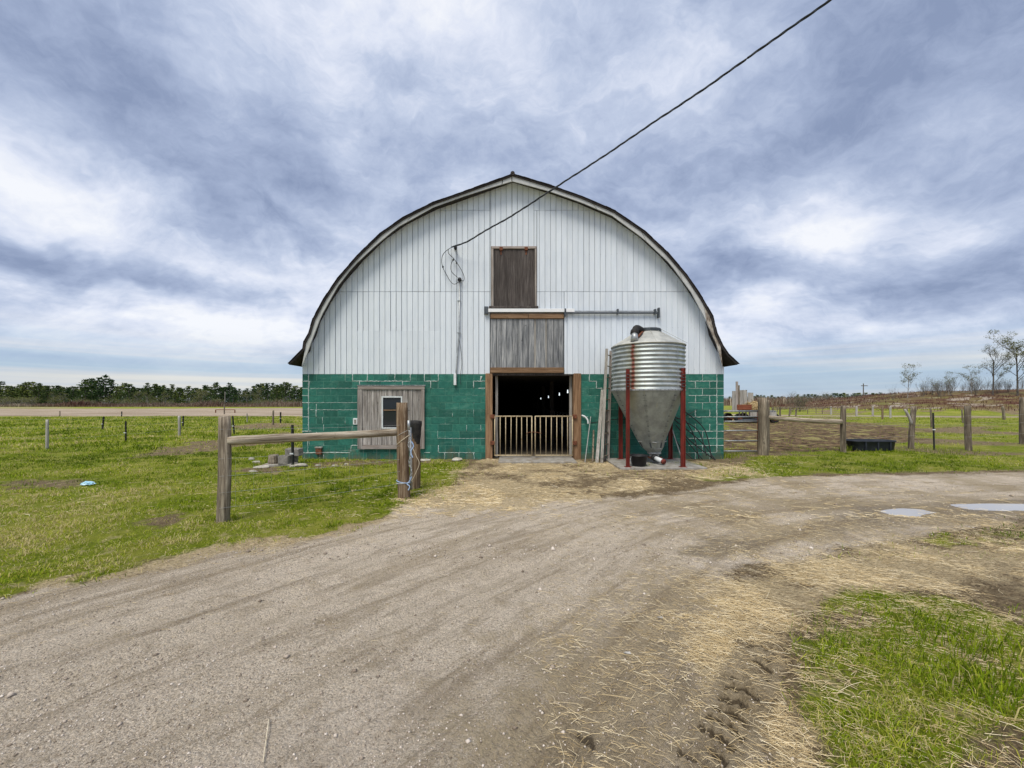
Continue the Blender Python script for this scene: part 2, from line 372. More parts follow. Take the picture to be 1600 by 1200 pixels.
# ------------------------------------------------------------------ numpy noise
_tab = rs.rand(512, 512)
def vn(x, y):
    xi = np.floor(x).astype(np.int64); yi = np.floor(y).astype(np.int64); fx = x - xi; fy = y - yi
    fx = fx * fx * (3 - 2 * fx); fy = fy * fy * (3 - 2 * fy)
    a = _tab[xi % 512, yi % 512]; b = _tab[(xi + 1) % 512, yi % 512]; c = _tab[xi % 512, (yi + 1) % 512]; e = _tab[(xi + 1) % 512, (yi + 1) % 512]
    return (a * (1 - fx) + b * fx) * (1 - fy) + (c * (1 - fx) + e * fx) * fy
def fbm(x, y, o=4, g=.5):
    s = 0; a = 1; t = 0
    for i in range(o): s = s + a * vn(x * 2 ** i + 17.3 * i, y * 2 ** i + 9.1 * i); t += a; a *= g
    return s / t
def sstep(v, a, b):
    t = np.clip((v - a) / (b - a), 0, 1); return t * t * (3 - 2 * t)
def poly_sd(x, y, poly):       # signed distance, positive inside
    d2 = np.full(x.shape, 1e18); ins = np.zeros(x.shape, bool); n = len(poly)
    for i in range(n):
        ax, ay = poly[i]; bx, by = poly[(i + 1) % n]; ex, ey = bx - ax, by - ay
        t = np.clip(((x - ax) * ex + (y - ay) * ey) / (ex * ex + ey * ey + 1e-12), 0, 1)
        d2 = np.minimum(d2, (x - ax - ex * t) ** 2 + (y - ay - ey * t) ** 2)
        c = ((ay > y) != (by > y)); c &= x < (bx - ax) * (y - ay) / (by - ay + 1e-12) + ax; ins ^= c
    return np.where(ins, 1, -1) * np.sqrt(d2)
def polyline_st(x, y, pts):
    best = np.full(x.shape, 1e18); S = np.zeros(x.shape); Tt = np.zeros(x.shape); L = 0
    for i in range(len(pts) - 1):
        ax, ay = pts[i]; bx, by = pts[i + 1]; ex, ey = bx - ax, by - ay; l = math.hypot(ex, ey)
        u = ((x - ax) * ex + (y - ay) * ey) / (l * l)
        uc = np.clip(u, 0 if i else -99, 1 if i < len(pts) - 2 else 99)
        dx = x - ax - ex * uc; dy = y - ay - ey * uc; dd = dx * dx + dy * dy
        m = dd < best; best = np.where(m, dd, best)
        S = np.where(m, np.sign(ex * (y - ay) - ey * (x - ax)) * np.sqrt(dd), S); Tt = np.where(m, L + uc * l, Tt); L += l
    return S, Tt
# ------------------------------------------------------------------ ground zones (outlines read off the photograph, laid on the ground)
def G(*pp): return [GP(a, b) for a, b in pp]
ROAD = [(-30, -14), (-14, -3.2), (-8, .8)] + G((0, 935), (150, 902), (350, 868), (500, 845), (590, 812), (640, 793), (720, 786), (850, 778), (960, 776), (1060, 768), (1150, 752), (1300, 743), (1600, 736)) + [(40, 9.4), (40, 6.6)] + G((1600, 815), (1450, 836), (1350, 852), (1250, 880), (1160, 905), (1120, 960), (1130, 1040), (1180, 1120), (1230, 1200)) + [(.9, .5), (-2, -14)]
MUD = G((600, 1200), (720, 1090), (850, 975), (960, 905), (1080, 870), (1160, 890), (1180, 1000), (1200, 1100), (1235, 1200)) + [(.9, .8), (-.4, .8)]
WET = G((1040, 858), (1200, 815), (1340, 792), (1500, 782), (1600, 778)) + [(16, 6.9), (16, 5.6)] + G((1600, 812), (1420, 826), (1250, 856), (1120, 885))
STR1 = G((700, 724), (780, 717), (1130, 722), (1240, 722), (1120, 756), (960, 776), (840, 792), (700, 800), (640, 786), (700, 758))
STR2 = G((1090, 905), (1180, 868), (1350, 850), (1450, 836), (1600, 812)) + [(9, 5.0), (9, 3.0)] + G((1600, 945), (1420, 935), (1300, 945), (1260, 1000), (1250, 1100), (1260, 1200)) + [(1.2, .8), (.9, .8)] + G((1215, 1200), (1170, 1090), (1130, 1000))
GFG = G((1260, 1200), (1235, 1090), (1250, 990), (1320, 932), (1420, 925), (1600, 950)) + [(8, 3.2), (8, .2), (1.2, .2)]
GFG2 = G((1415, 850), (1480, 832), (1600, 822)) + [(9, 5.2), (9, 4.6)] + G((1600, 852), (1480, 858))
CORRAL = G((1132, 708), (1190, 706), (1300, 703), (1420, 690), (1440, 672), (1330, 659), (1132, 655))
VERGE = G((1150, 722), (1190, 706), (1320, 700), (1600, 696)) + [(40, 14.5), (40, 9.5)] + G((1600, 735), (1300, 741), (1180, 748), (1100, 756), (1060, 745))
PUD1 = G((1368, 796), (1420, 793), (1470, 800), (1440, 806), (1400, 804)); PUD2 = G((1482, 787), (1540, 785.5), (1640, 785), (1640, 795), (1560, 797), (1510, 793))
BARE = [G((165, 805), (230, 796), (310, 800), (300, 822), (230, 832), (180, 825)), G((-40, 835), (70, 818), (90, 826), (20, 842), (-40, 850)), G((150, 722), (230, 703), (330, 686), (470, 672), (470, 690), (360, 702), (250, 714)), G((370, 736), (410, 722), (450, 727), (440, 742)), G((-40, 752), (60, 745), (150, 752), (120, 765), (0, 768)), G((330, 668), (420, 660), (470, 662), (470, 668), (380, 672)), G((470, 722), (760, 716), (760, 721), (600, 727), (470, 731))]
TRK = [(-3.2, -1.5), (-2.3, .5), (-1.54, 1.73), (-.48, 2.99), (1.67, 5.17), (3.4, 6.1), (5.4, 6.75), (9.7, 7.5), (20, 8.2), (40, 8.6)]
FARPATH = [(24, 52), (36, 46), (50, 42.5), (70, 40.5), (120, 38)]
TREADS = [([GP(1075, 1215), GP(1135, 1130), GP(1172, 1060), GP(1192, 1010)], .10), ([GP(870, 1200), GP(905, 1165), GP(930, 1140)], .07), ([GP(960, 935), GP(1000, 900), GP(1040, 868)], .14)]
def zones(x, y):
    n = fbm(x * 1.3, y * 1.3, 5) - .5; nf = fbm(x * 6 + 5, y * 6, 4) - .5; ws = 1 + np.maximum(y - 4, 0) * .06
    e = n * .7 + nf * .35
    sdr = poly_sd(x, y, ROAD); road = sstep(sdr + e * 1.0, -.22, .30)
    mud = np.maximum(sstep(poly_sd(x, y, MUD) + e * 1.3, -.5, .75) * .9, sstep(poly_sd(x, y, WET) + e * .8, -.2, .3) * .9)
    edge = sstep(-np.abs(sdr + .10 + e * 1.2), -.55, -.08) * (x < 1.5) * np.clip((fbm(x * 2.0 + 31, y * 2.0, 4) - .30) * 5, 0, 1)
    straw = np.maximum(sstep(poly_sd(x, y, STR1) + e * 1.1, -.35, .5), sstep(poly_sd(x, y, STR2) + e * .8, -.3, .3)) * np.clip(.72 + n * 1.6, 0, 1)
    straw = np.maximum(straw, edge * .95)
    right_ = sstep(x + y * .35, 1.6, 5.0) * sstep(y, 3.6, 5.5) * road; mud = np.maximum(mud, right_ * np.clip(.55 + n * 2.2, 0, 1))
    mud = np.maximum(mud, sstep(-np.hypot((x - 1.05) * 1.3, (y - 2.3) * .7), -.75, -.2) * np.clip((fbm(x * 3, y * 3, 4) - .3) * 3, 0, 1))
    wet_shade = np.maximum(.75 * sstep(-np.hypot((x - 1.05) * 1.4, (y - 2.2) * .75), -.62, -.2) * np.clip((fbm(x * 3 + 8, y * 3, 4) - .35) * 4, 0, 1), sstep(poly_sd(x, y, WET) + e * .8, -.25, .25))
    for b in (PUD1, PUD2): rim = sstep(poly_sd(x, y, b) + e * .4, -.45, -.05); wet_shade = np.maximum(wet_shade, rim); mud = np.maximum(mud, rim); straw = straw * (1 - .8 * rim)
    trd = np.zeros(x.shape)
    for line, hw in TREADS:
        s_, t_ = polyline_st(x, y, line); L_ = sum(math.dist(line[i], line[i + 1]) for i in range(len(line) - 1)); lg_ = ((t_ + np.abs(s_) * .5) % .105) < .050; core = sstep(-np.abs(s_), -hw, -hw + .02) * lg_; ins = sstep(-np.abs(s_), -hw - .08, -hw) * sstep(t_, -.1, .1) * sstep(-t_, -L_ - .1, -L_ + .1)
        straw = straw * (1 - (.25 if hw > .135 else .92) * ins); mud = np.maximum(mud, ins * (.4 if hw > .135 else 1)); wet_shade = np.maximum(wet_shade, ins * (.35 + .65 * core) * (hw < .135)); trd = np.maximum(trd, ins * core * (hw < .135) * np.clip((fbm(x * 5 + 2, y * 5, 3) - .28) * 4, .15, 1))  # inside tread prints, painted lug shade is added on top of wet mud
    gfg = np.maximum(sstep(poly_sd(x, y, GFG) + e * .5, -.12, .15), sstep(poly_sd(x, y, GFG2) + e * .9, -.1, .15) * .7)
    verge = sstep(poly_sd(x, y, VERGE) + e, -.2, .4) * .75
    corral = sstep(poly_sd(x, y, CORRAL) + e * 4, -.8, 1.0)
    left = sstep(-x - 1.0 + np.maximum(0, (y - 5)) * .0, -.1, .5) * (1 - road)
    bare = np.zeros(x.shape)
    for b in BARE: bare = np.maximum(bare, sstep(poly_sd(x, y, b) + e * (1.3 + .09 * y), -.25, .45) * .85)
    far = sstep(y + n * 6, 42, 47) * (x < 0) * (1 - .8 * sstep(y + n * 25, 88, 100) * sstep(fbm(x * .02 + 5, y * .03, 3), .42, .55))
    fs, ft = polyline_st(x, y, FARPATH); path = sstep(-np.abs(fs), -2.4, -1.6) * (x > 20)
    hill = hillz(x, y)
    left = left * (1 - .8 * edge)
    green = np.clip(left * (1 - bare) * np.clip(.45 + fbm(x * .8 + 3, y * 1.1, 5) * 1.15, 0, 1) + gfg * np.clip((fbm(x * 2.4, y * 2.4, 5) - .30) * 3.4, .12, 1) + verge, 0, 1)
    past = (x > 0) & (y > 12)
    green = np.where(past, np.clip(.42 + (fbm(x * .35, y * .6, 4) - .5) * 3.0 + sstep(y, 18, 34) * .35, 0, 1) * (1 - corral), green)
    green = green * (1 - far) * (1 - path)
    brush = sstep(hill, .35, .9); green = green * (1 - brush)
    tan = np.maximum(far, path)
    green = np.where((y > 15) & (x < 0), np.clip(green * (.55 + fbm(x * .25, y * .5, 4) * .9), 0, 1), green)
    return dict(wet_shade=wet_shade, trd=trd, road=road * (1 - gfg), mud=mud * (1 - gfg), straw=straw * (1 - gfg * .85), green=green, tan=tan, brush=brush, corral=corral, bare=bare, gfg=gfg)
def hillz(x, y):
    h = 3.6 * sstep(x - (y - 60) * .35, 36, 82) * sstep(y, 50, 68) * (1 - sstep(y, 85, 120))
    return h * (.85 + .3 * fbm(x * .12, y * .25, 3)) 
def heights(x, y, fine=True):
    z = (fbm(x * .22 + 3, y * .22, 3) - .5) * .10 * sstep(np.hypot(x, y - 5), 5, 14)
    z = z * (1 - sstep(y, 8.5, 10.0) * (1 - sstep(y, 12.5, 15)) * (np.abs(x) < 7.0)) + hillz(x, y)
    if not fine: return z
    Q = zones(x, y); s, t = polyline_st(x, y, TRK); near = 1 - sstep(y, 14, 30)
    z = z + ((fbm(s * 3.2 + 4, t * .22, 4) - .5) * .085 + (fbm(s * 11 + 4, t * .5, 3) - .5) * .026) * Q['road'] * near + (fbm(x * 7, y * 7, 4) - .5) * .045 * Q['mud'] * near + (fbm(x * 9, y * 9, 3) - .5) * .010 * Q['road'] * near
    z = z + (fbm(x * 5, y * 5, 4) - .5) * .055 * (1 - Q['road']) * near
    z = z + (fbm(x * 2.2, y * 2.2, 4) - .5) * .20 * Q['corral'] + Q['bare'] * (fbm(x * 4, y * 4, 3) - .5) * .08
    for b, dpt in ((PUD1, .045), (PUD2, .045)): z = z * (1 - sstep(poly_sd(x, y, b), -.35, .0)) - dpt * sstep(poly_sd(x, y, b) + (fbm(x * 4, y * 4, 3) - .5) * .22, -.12, .12)
    for line, hw in TREADS:
        s, t = polyline_st(x, y, line); L = sum(math.dist(line[i], line[i + 1]) for i in range(len(line) - 1))
        ins = sstep(-np.abs(s), -hw, -hw + .03) * sstep(t, -.02, .12) * sstep(-t, -L, -L + .15)
        lug = ((t + np.abs(s) * .5) % .105) < .050
        z = z - ins * (.006 + .030 * lug * np.clip((fbm(x * 5 + 2, y * 5, 3) - .28) * 4, .15, 1)) * (.35 if hw > .135 else 1)
    z = z - Q['gfg'] * .0
    return z
def g0(x, y):
    return float(heights(np.array([float(x)]), np.array([float(y)]))[0])
# ground mesh
def grow(a, b, step, k):
    out = [a]
    while out[-1] < b: out.append(out[-1] + max(step, abs(out[-1]) * k))
    return out
xr = grow(5.5, 1500, .03, .035); xs = np.array([-v for v in xr[::-1]] + list(np.arange(-5.4, .55, .027)) + list(np.arange(.56, 1.55, .012)) + list(np.arange(1.565, 5.45, .027)) + xr)
yb = [-60, -40, -25, -15, -9, -5, -2.5, -1, 0, .5, .9, 1.15]
yn = grow(1.3, 16, .017, .0085); yf = grow(yn[-1] + .2, 2500, .2, .022); ys = np.array(yb + yn + yf)
gx, gy = np.meshgrid(xs, ys); gxf, gyf = gx.ravel(), gy.ravel()
Q = zones(gxf, gyf); gzv = heights(gxf, gyf); ts, tt = polyline_st(gxf, gyf, TRK)
nx, ny = len(xs), len(ys)
ii = (np.arange(ny - 1)[:, None] * nx + np.arange(nx - 1)[None, :]).ravel()
faces = np.stack([ii, ii + 1, ii + nx + 1, ii + nx], 1)
fcx = gxf[faces].mean(1); fcy = gyf[faces].mean(1)
def fmean(a): return a[faces].mean(1)
cls = np.zeros(len(faces), int)
cls[fmean(np.maximum(Q['road'], Q['mud'])) > .5] = 1
cls[(fmean(Q['tan']) > .5) & (fcx < 0) & (fcy > 40)] = 2
cls[(fmean(Q['tan']) > .5) & (fcx > 0) & (fcy > 20)] = 3
cls[(fmean(Q['corral']) > .5) & (fcx > 5.9) & (fcy > 11)] = 4
cls[(fmean(Q['brush']) > .5)] = 5
def ground_mat():
    m, k, b = newmat('ground_surface')
    pos = k.n('ShaderNodeNewGeometry').outputs['Position']
    z1 = k.n('ShaderNodeAttribute', attribute_name='za'); z2 = k.n('ShaderNodeAttribute', attribute_name='zb'); tk = k.n('ShaderNodeAttribute', attribute_name='trk')
    s1 = k.n('ShaderNodeSeparateColor'); k.l(z1.outputs['Color'], s1.inputs[0]); s2 = k.n('ShaderNodeSeparateColor'); k.l(z2.outputs['Color'], s2.inputs[0])
    road, mud, straw = s1.outputs; green, tan, brush = s2.outputs; corral = z1.outputs['Alpha']; wet_shade = z2.outputs['Alpha']
    nb = k.noise(pos, .7, 5, .6); nm = k.noise(pos, 5, 7, .65); nf = k.noise(pos, 38, 6, .7); ng = k.noise(pos, 110, 4, .75)
    wob = k.math('ADD', k.math('MULTIPLY', k.math('SUBTRACT', nm, .5), 1.1), k.math('MULTIPLY', k.math('SUBTRACT', nf, .5), .9))
    def th(wt_, lo=.3, hi=.7): return k.mrange(k.math('ADD', wt_, wob), lo, hi)
    soil = k.mix(k.mrange(nf, .3, .7), (.11, .078, .045), (.31, .235, .14))
    soil = k.mix(k.mrange(nm, .50, .66, 0, .8), soil, (.40, .32, .19))
    gr = k.mix(k.mrange(nf, .34, .66), (.080, .120, .005), (.27, .32, .018))
    gr = k.mix(k.mrange(nb, .42, .62, 0, .7), gr, (.33, .32, .06))
    gr = k.mix(k.mrange(nm, .53, .66, 0, .75), gr, (.42, .36, .17))
    col = k.mix(th(green, .15, .62), soil, gr)
    cor = k.mix(k.mrange(k.noise(k.mapping(pos, scale=(1, 1, 1)), 3.2, 7, .7), .40, .62), (.065, .040, .024), (.26, .18, .10))
    cor = k.mix(k.mrange(k.noise(pos, 1.1, 6, .7), .52, .62, 0, .85), cor, (.38, .34, .13))
    col = k.mix(th(corral), col, cor)
    tn = k.mix(k.mrange(k.noise(k.mapping(pos, scale=(.05, .35, 1)), 1.3, 7, .65), .4, .6), (.30, .23, .16), (.46, .38, .29))
    col = k.mix(k.mrange(tan, .35, .65), col, tn)
    br = k.mix(k.mrange(k.noise(k.mapping(pos, scale=(.3, .5, 1.5)), 1.2, 8, .7, .6), .40, .60), (.10, .045, .03), (.20, .16, .07))
    br = k.mix(k.mrange(k.noise(k.mapping(pos, loc=(7, 0, 0), scale=(.10, .16, .3)), 1.0, 6, .6), .56, .66, 0, .6), br, (.19, .21, .05))
    br = k.mix(k.mrange(k.noise(k.mapping(pos, loc=(4, 0, 0), scale=(.13, .35, .8)), 1.1, 7, .62, .8), .575, .60), br, (.34, .285, .22))
    col = k.mix(k.mrange(brush, .3, .7), col, br)
    # gravel: streaks run along the wheel tracks
    st = k.noise(k.mapping(tk.outputs['Vector'], scale=(2.6, .22, 0)), 1.5, 8, .68, .5)
    st2 = k.noise(k.mapping(tk.outputs['Vector'], loc=(5, 3, 0), scale=(.8, .12, 0)), 1.2, 5, .6, .4)
    gv = k.mix(k.mrange(ng, .36, .64), (.33, .26, .185), (1.0, .88, .72))
    gv = k.mix(k.mrange(nf, .35, .65, 0, .5), gv, (.78, .66, .51))
    gv = k.mix(k.mrange(st, .50, .64, 0, .55), gv, (.27, .205, .13))
    gv = k.mix(k.mrange(st2, .50, .66, 0, .55), gv, (.35, .27, .165))
    gv = k.mix(k.mrange(st2, .50, .36, 0, .35), gv, (.72, .62, .51))
    vor = k.n('ShaderNodeTexVoronoi'); k.l(pos, vor.inputs[0]); vor.inputs['Scale'].default_value = 75
    gv = k.mix(k.mrange(k.noise(k.mapping(tk.outputs['Vector'], loc=(2, 9, 0), scale=(5, 1.4, 0)), 1.7, 8, .72, .8), .47, .66, 0, .5), gv, (.30, .235, .155))
    gv = k.mix(k.mrange(vor.outputs['Distance'], .0, .28, .35, 0), gv, (.80, .72, .62))
    gv = k.mix(k.mrange(nm, .50, .68, 0, .4), gv, (.40, .315, .205))
    col = k.mix(th(road, .2, .8), col, gv)
    md = k.mix(k.mrange(nf, .3, .7), (.25, .19, .115), (.50, .40, .25))
    md = k.mix(k.mrange(nm, .40, .68, 0, .6), md, (.52, .43, .29))
    md = k.mix(k.mrange(st, .5, .68, 0, .5), md, (.19, .14, .085))
    wt2 = k.math('MULTIPLY', wet_shade, k.mrange(nb, .38, .58)); md = k.mix(k.math('MULTIPLY', wt2, .55), md, (.17, .135, .095))
    md = k.mix(k.mrange(ng, .58, .72, 0, .5), md, (.60, .50, .35))
    col = k.mix(k.math('MULTIPLY', th(mud, .1, .9), .88), col, md)
    sw = k.mix(k.mrange(k.noise(k.mapping(pos, rot=(0, 0, .5), scale=(9, 34, 1)), 2.0, 6, .7, 1.2), .36, .64), (.30, .22, .12), (.82, .67, .42))
    sw = k.mix(k.mrange(nb, .45, .7, 0, .4), sw, (.30, .225, .13))
    col = k.mix(k.math('MULTIPLY', th(straw, .35, .8), .85), col, sw)
    sp3 = k.n('ShaderNodeSeparateXYZ'); k.l(tk.outputs['Vector'], sp3.inputs[0]); col = k.mix(k.mrange(k.math('ADD', sp3.outputs[2], k.math('MULTIPLY', k.math('SUBTRACT', nf, .5), .8)), .35, .7, 0, .85), col, (.10, .075, .048))  # tread lugs darkened: recess shade put into the colour, along with wet mud
    k.l(col, b.inputs['Base Color'])
    wet = k.math('MULTIPLY', wet_shade, k.mrange(nb, .42, .58)); k.l(k.math('SUBTRACT', .95, k.math('MULTIPLY', wet, .42)), b.inputs['Roughness'])
    b.inputs['Specular IOR Level'].default_value = .12
    h = k.math('ADD', k.math('MULTIPLY', nf, 1.3), k.math('ADD', k.math('MULTIPLY', ng, .55), k.math('MULTIPLY', nm, 1.8)))
    vo2 = k.n('ShaderNodeTexVoronoi'); k.l(pos, vo2.inputs[0]); vo2.inputs['Scale'].default_value = 48; h = k.math('SUBTRACT', h, k.math('MULTIPLY', vo2.outputs['Distance'], .35))
    setbump(k, b, k.math('ADD', h, k.math('MULTIPLY', st, 2.4)), 1.0, .036)
    return m
M['ground'] = ground_mat()
za = np.stack([Q['road'], Q['mud'], Q['straw'], Q['corral']], 1).astype(np.float32); zb = np.stack([Q['green'], Q['tan'], Q['brush'], Q['wet_shade']], 1).astype(np.float32)
trk = np.stack([ts, tt, Q['trd']], 1).astype(np.float32)
def submesh(name, sel, label):
    f = faces[sel]; u, inv = np.unique(f.ravel(), return_inverse=True); f2 = inv.reshape(-1, 4)
    me = bpy.data.meshes.new(name); me.vertices.add(len(u)); me.vertices.foreach_set('co', np.stack([gxf[u], gyf[u], gzv[u]], 1).astype(np.float32).ravel())
    me.loops.add(len(f2) * 4); me.loops.foreach_set('vertex_index', f2.ravel().astype(np.int32))
    me.polygons.add(len(f2)); me.polygons.foreach_set('loop_start', (np.arange(len(f2)) * 4).astype(np.int32))
    me.polygons.foreach_set('use_smooth', np.ones(len(f2), bool)); me.update(calc_edges=True)
    for nm, arr in (('za', za), ('zb', zb)):
        a = me.attributes.new(nm, 'FLOAT_COLOR', 'POINT'); a.data.foreach_set('color', arr[u].ravel())
    a = me.attributes.new('trk', 'FLOAT_VECTOR', 'POINT'); a.data.foreach_set('vector', trk[u].ravel())
    me.materials.append(M['ground']); o = bpy.data.objects.new(name, me); C.objects.link(o)
    return T(o, label, None, None, 'structure')
submesh('ground', cls == 0, 'green pasture ground around the barn')
submesh('driveway', cls == 1, 'curving gravel and mud driveway in the foreground')
submesh('field', cls == 2, 'bare tan field in front of the left treeline')
submesh('path', cls == 3, 'pale dirt track below the hill on the right')
submesh('muddy_yard', cls == 4, 'churned brown mud of the corral right of the barn')
submesh('hill', cls == 5, 'low reddish brown rocky hill on the right')
# puddles
mw, kw_, bw = newmat('puddle_water'); bw.inputs['Base Color'].default_value = (.46, .44, .41, 1); bw.inputs['Roughness'].default_value = .05; bw.inputs['Specular IOR Level'].default_value = 1.0  # pale base colour stands in for bright sky mirrored in silty water
bw.inputs['IOR'].default_value = 1.5
for nm, pl, lab in (('puddle', PUD1, 'smaller left puddle in the wet wheel rut'), ('puddle', PUD2, 'longer right puddle in the wet wheel rut by the picture edge')):
    cx_ = sum(p[0] for p in pl) / len(pl); cy_ = sum(p[1] for p in pl) / len(pl)
    mb = MB(); sp = smooth_path([(p[0] * 1.0, p[1], -.018) for p in pl + pl[:1]], 6)[:-1]
    vs = [(cx_, cy_, -.018)] + [(cx_ + (p.x - cx_) * 1.12, cy_ + (p.y - cy_) * 1.1, -.018) for p in sp]
    mb.add(vs, [(0, i + 1, (i + 1) % (len(vs) - 1) + 1) for i in range(len(vs) - 1)])
    T(mb.build(nm, mw), lab, None, None, 'structure')

# ================================================================== BARN
FY = 11.1; RY = 10.8
barn = empty('barn', (0, FY, 0), 'arched white sided barn on a green painted concrete block base', 'barn')
def bp(mb, name, m, parent=barn, **k):   # build in world coordinates, parent to the barn
    o = mb.build(name, m, parent, **k)
    if parent is barn: o.location = Vector(o.location) - Vector((0, FY, 0))
    return o
XL, XR, ZB, ZT, BK = -5.87, 5.93, -.02, 2.38, 37.0
outL = [(451, 567), (464, 554), (474, 544), (475.6, 533), (483, 520), (489.9, 497.5), (506.5, 466.6), (527.9, 434.6), (558.8, 399), (594.4, 364.5), (630, 339.6), (677.5, 315.8), (725, 299.2), (796.3, 273.5), (801, 271.5)]
outR = [(801, 271.5), (860.8, 289.7), (908.3, 306.3), (960.5, 328.9), (1005.7, 359.8), (1041.3, 393), (1072.2, 428.6), (1096, 464.3), (1112.5, 492.8), (1118.8, 519), (1129, 540), (1137.5, 552.5), (1153, 567)]
innL = [(473, 574), (480, 554), (485, 540), (501.8, 495), (527.9, 447.6), (551.6, 416.8), (585, 386), (620.5, 356), (677.5, 324), (725, 307), (767.8, 293.5), (801, 284)]
innR = [(801, 284), (860, 300), (908.3, 317), (955.8, 337.2), (1005.7, 374), (1046, 412), (1079.3, 457), (1100.7, 497.5), (1119.7, 540.3), (1128, 574)]
wl = lambda L: [(X(a, RY), Z(b, RY)) for a, b in L]
OUT = wl(outL) + wl(outR[1:]); wf_ = lambda L: [(X(a, FY), Z(b, FY)) for a, b in L]; INN = wf_(innL) + wf_(innR[1:]); INR = wl(innL) + wl(innR[1:])
def near_out(p):
    best = None
    for i in range(len(OUT) - 1):
        a, b_ = Vector(OUT[i]), Vector(OUT[i + 1]); e_ = b_ - a; t = max(0, min(1, (Vector(p) - a).dot(e_) / e_.length_squared)); q = a + e_ * t; d_ = (Vector(p) - q).length
        if best is None or d_ < best[0]: best = (d_, q)
    return best[1]
RK = [tuple(Vector(p) * .90 + near_out(p) * .10) for p in INR]
ix = np.array([p[0] for p in INN]); iz = np.array([p[1] for p in INN])
def topz(x): return float(np.interp(x, ix, iz)) + .015
# roof : shell with thickness, shingle courses as small steps
inner = []
OUT = [(x, z - .02) for x, z in OUT]
for i, (x, z) in enumerate(OUT):
    a = Vector(OUT[max(i - 1, 0)]); b_ = Vector(OUT[min(i + 1, len(OUT) - 1)]); t = (b_ - a).normalized(); nrm = Vector((t.y, -t.x))
    inner.append((x + nrm.x * .048, z + nrm.y * .048))
mb = MB(); n = len(OUT); y0, y1 = RY - .03, BK + .3
vs = [(x, y0, z) for x, z in OUT] + [(x, y1, z) for x, z in OUT] + [(x, y0, z) for x, z in inner] + [(x, y1, z) for x, z in inner]
fs = []
for i in range(n - 1): fs += [(i, n + i, n + i + 1, i + 1), (2 * n + i, 2 * n + i + 1, 3 * n + i + 1, 3 * n + i), (i, i + 1, 2 * n + i + 1, 2 * n + i), (n + i, 3 * n + i, 3 * n + i + 1, n + i + 1)]
fs += [(0, 2 * n, 3 * n, n), (n - 1, 2 * n - 1, 4 * n - 1, 3 * n - 1)]
mb.add(vs, fs); roof = bp(mb, 'roof', M['shingle'])
# ragged shingle ends along the gable edge
mb = MB()
for i in range(n - 1):
    a = Vector(OUT[i]); b_ = Vector(OUT[i + 1]); L = (b_ - a).length; k = max(1, int(L / .14)); t = (b_ - a) / L; nr = Vector((-t.y, t.x))
    for j in range(k):
        p = a + t * (j * L / k); q = a + t * ((j + 1) * L / k + .02); d0 = rnd.uniform(.02, .035)
        h = rnd.uniform(.004, .010)
        pts = [p + nr * .002, q + nr * .002, q + nr * h, p + nr * h]
        mb.prism([(v.x, v.y) for v in pts], y0 - d0, y0 + .3)
bp(mb, 'shingle_edge', M['shingle'])['kind'] = 'stuff'
mb = MB(); mb.tube([(X(801, RY), RY - .05, Z(272, RY)), (X(801, RY), BK, Z(272, RY))], .06, 8); bp(mb, 'ridge_cap', M['shingle'])
# rake boards between roof edge and siding
def interp_path(L, t):
    d_ = [0]
    for i in range(len(L) - 1): d_.append(d_[-1] + math.dist(L[i], L[i + 1]))
    t *= d_[-1]; xs_ = np.interp(t, d_, [p[0] for p in L]); zs_ = np.interp(t, d_, [p[1] for p in L]); return (float(xs_), float(zs_))
innerL = inner[2:len(outL)]; innerR = inner[len(outL) - 1:-2]
for side, oI, iI, cuts in ((0, innerL, RK[:len(innL)], [0, .16, .40, .62, .80, .965, 1]), (1, innerR, RK[len(innL) - 1:], [0, .30, .50, .68, .84, 1])):
    for c in range(len(cuts) - 1):
        a, b_ = cuts[c], cuts[c + 1] - .003; N = 7
        oo = [interp_path(oI, a + (b_ - a) * j / N) for j in range(N + 1)]; ni = [interp_path(iI, a + (b_ - a) * j / N) for j in range(N + 1)]
        mb = MB()
        vs = []; fs = []
        for (p, q) in zip(oo, ni): vs += [(p[0], RY + .0, p[1]), (q[0], RY + .0, q[1]), (p[0], RY + .03, p[1]), (q[0], RY + .03, q[1])]
        for j in range(N):
            s_ = 4 * j; fs += [(s_, s_ + 1, s_ + 5, s_ + 4), (s_ + 2, s_ + 6, s_ + 7, s_ + 3), (s_ + 1, s_ + 3, s_ + 7, s_ + 5), (s_, s_ + 4, s_ + 6, s_ + 2)]
        fs += [(0, 2, 3, 1), (4 * N, 4 * N + 1, 4 * N + 3, 4 * N + 2)]
        mb.add(vs, fs); bad = side == 1 and c == 4
        o = bp(mb, 'rake_board', M['rakebad' if bad else 'rake'])
        if bad: o['label'] = 'peeling rotten lower rake board'
# soffit strips closing the overhang behind the rake boards
mb = MB()
for i in range(len(INN) - 1):
    (a, za_), (b_, zb_) = RK[i], RK[i + 1]; (a2, za2), (b2_, zb2) = INN[i], INN[i + 1]
    mb.add([(a, RY + .03, za_ + .01), (b_, RY + .03, zb_ + .01), (b2_, FY + .02, zb2 + .01), (a2, FY + .02, za2 + .01), (a, RY + .03, za_ + .02), (b_, RY + .03, zb_ + .02), (b2_, FY + .02, zb2 + .02), (a2, FY + .02, za2 + .02)],
           [(0, 1, 2, 3), (7, 6, 5, 4), (0, 4, 5, 1), (2, 6, 7, 3)])
bp(mb, 'soffit', M['flash'])
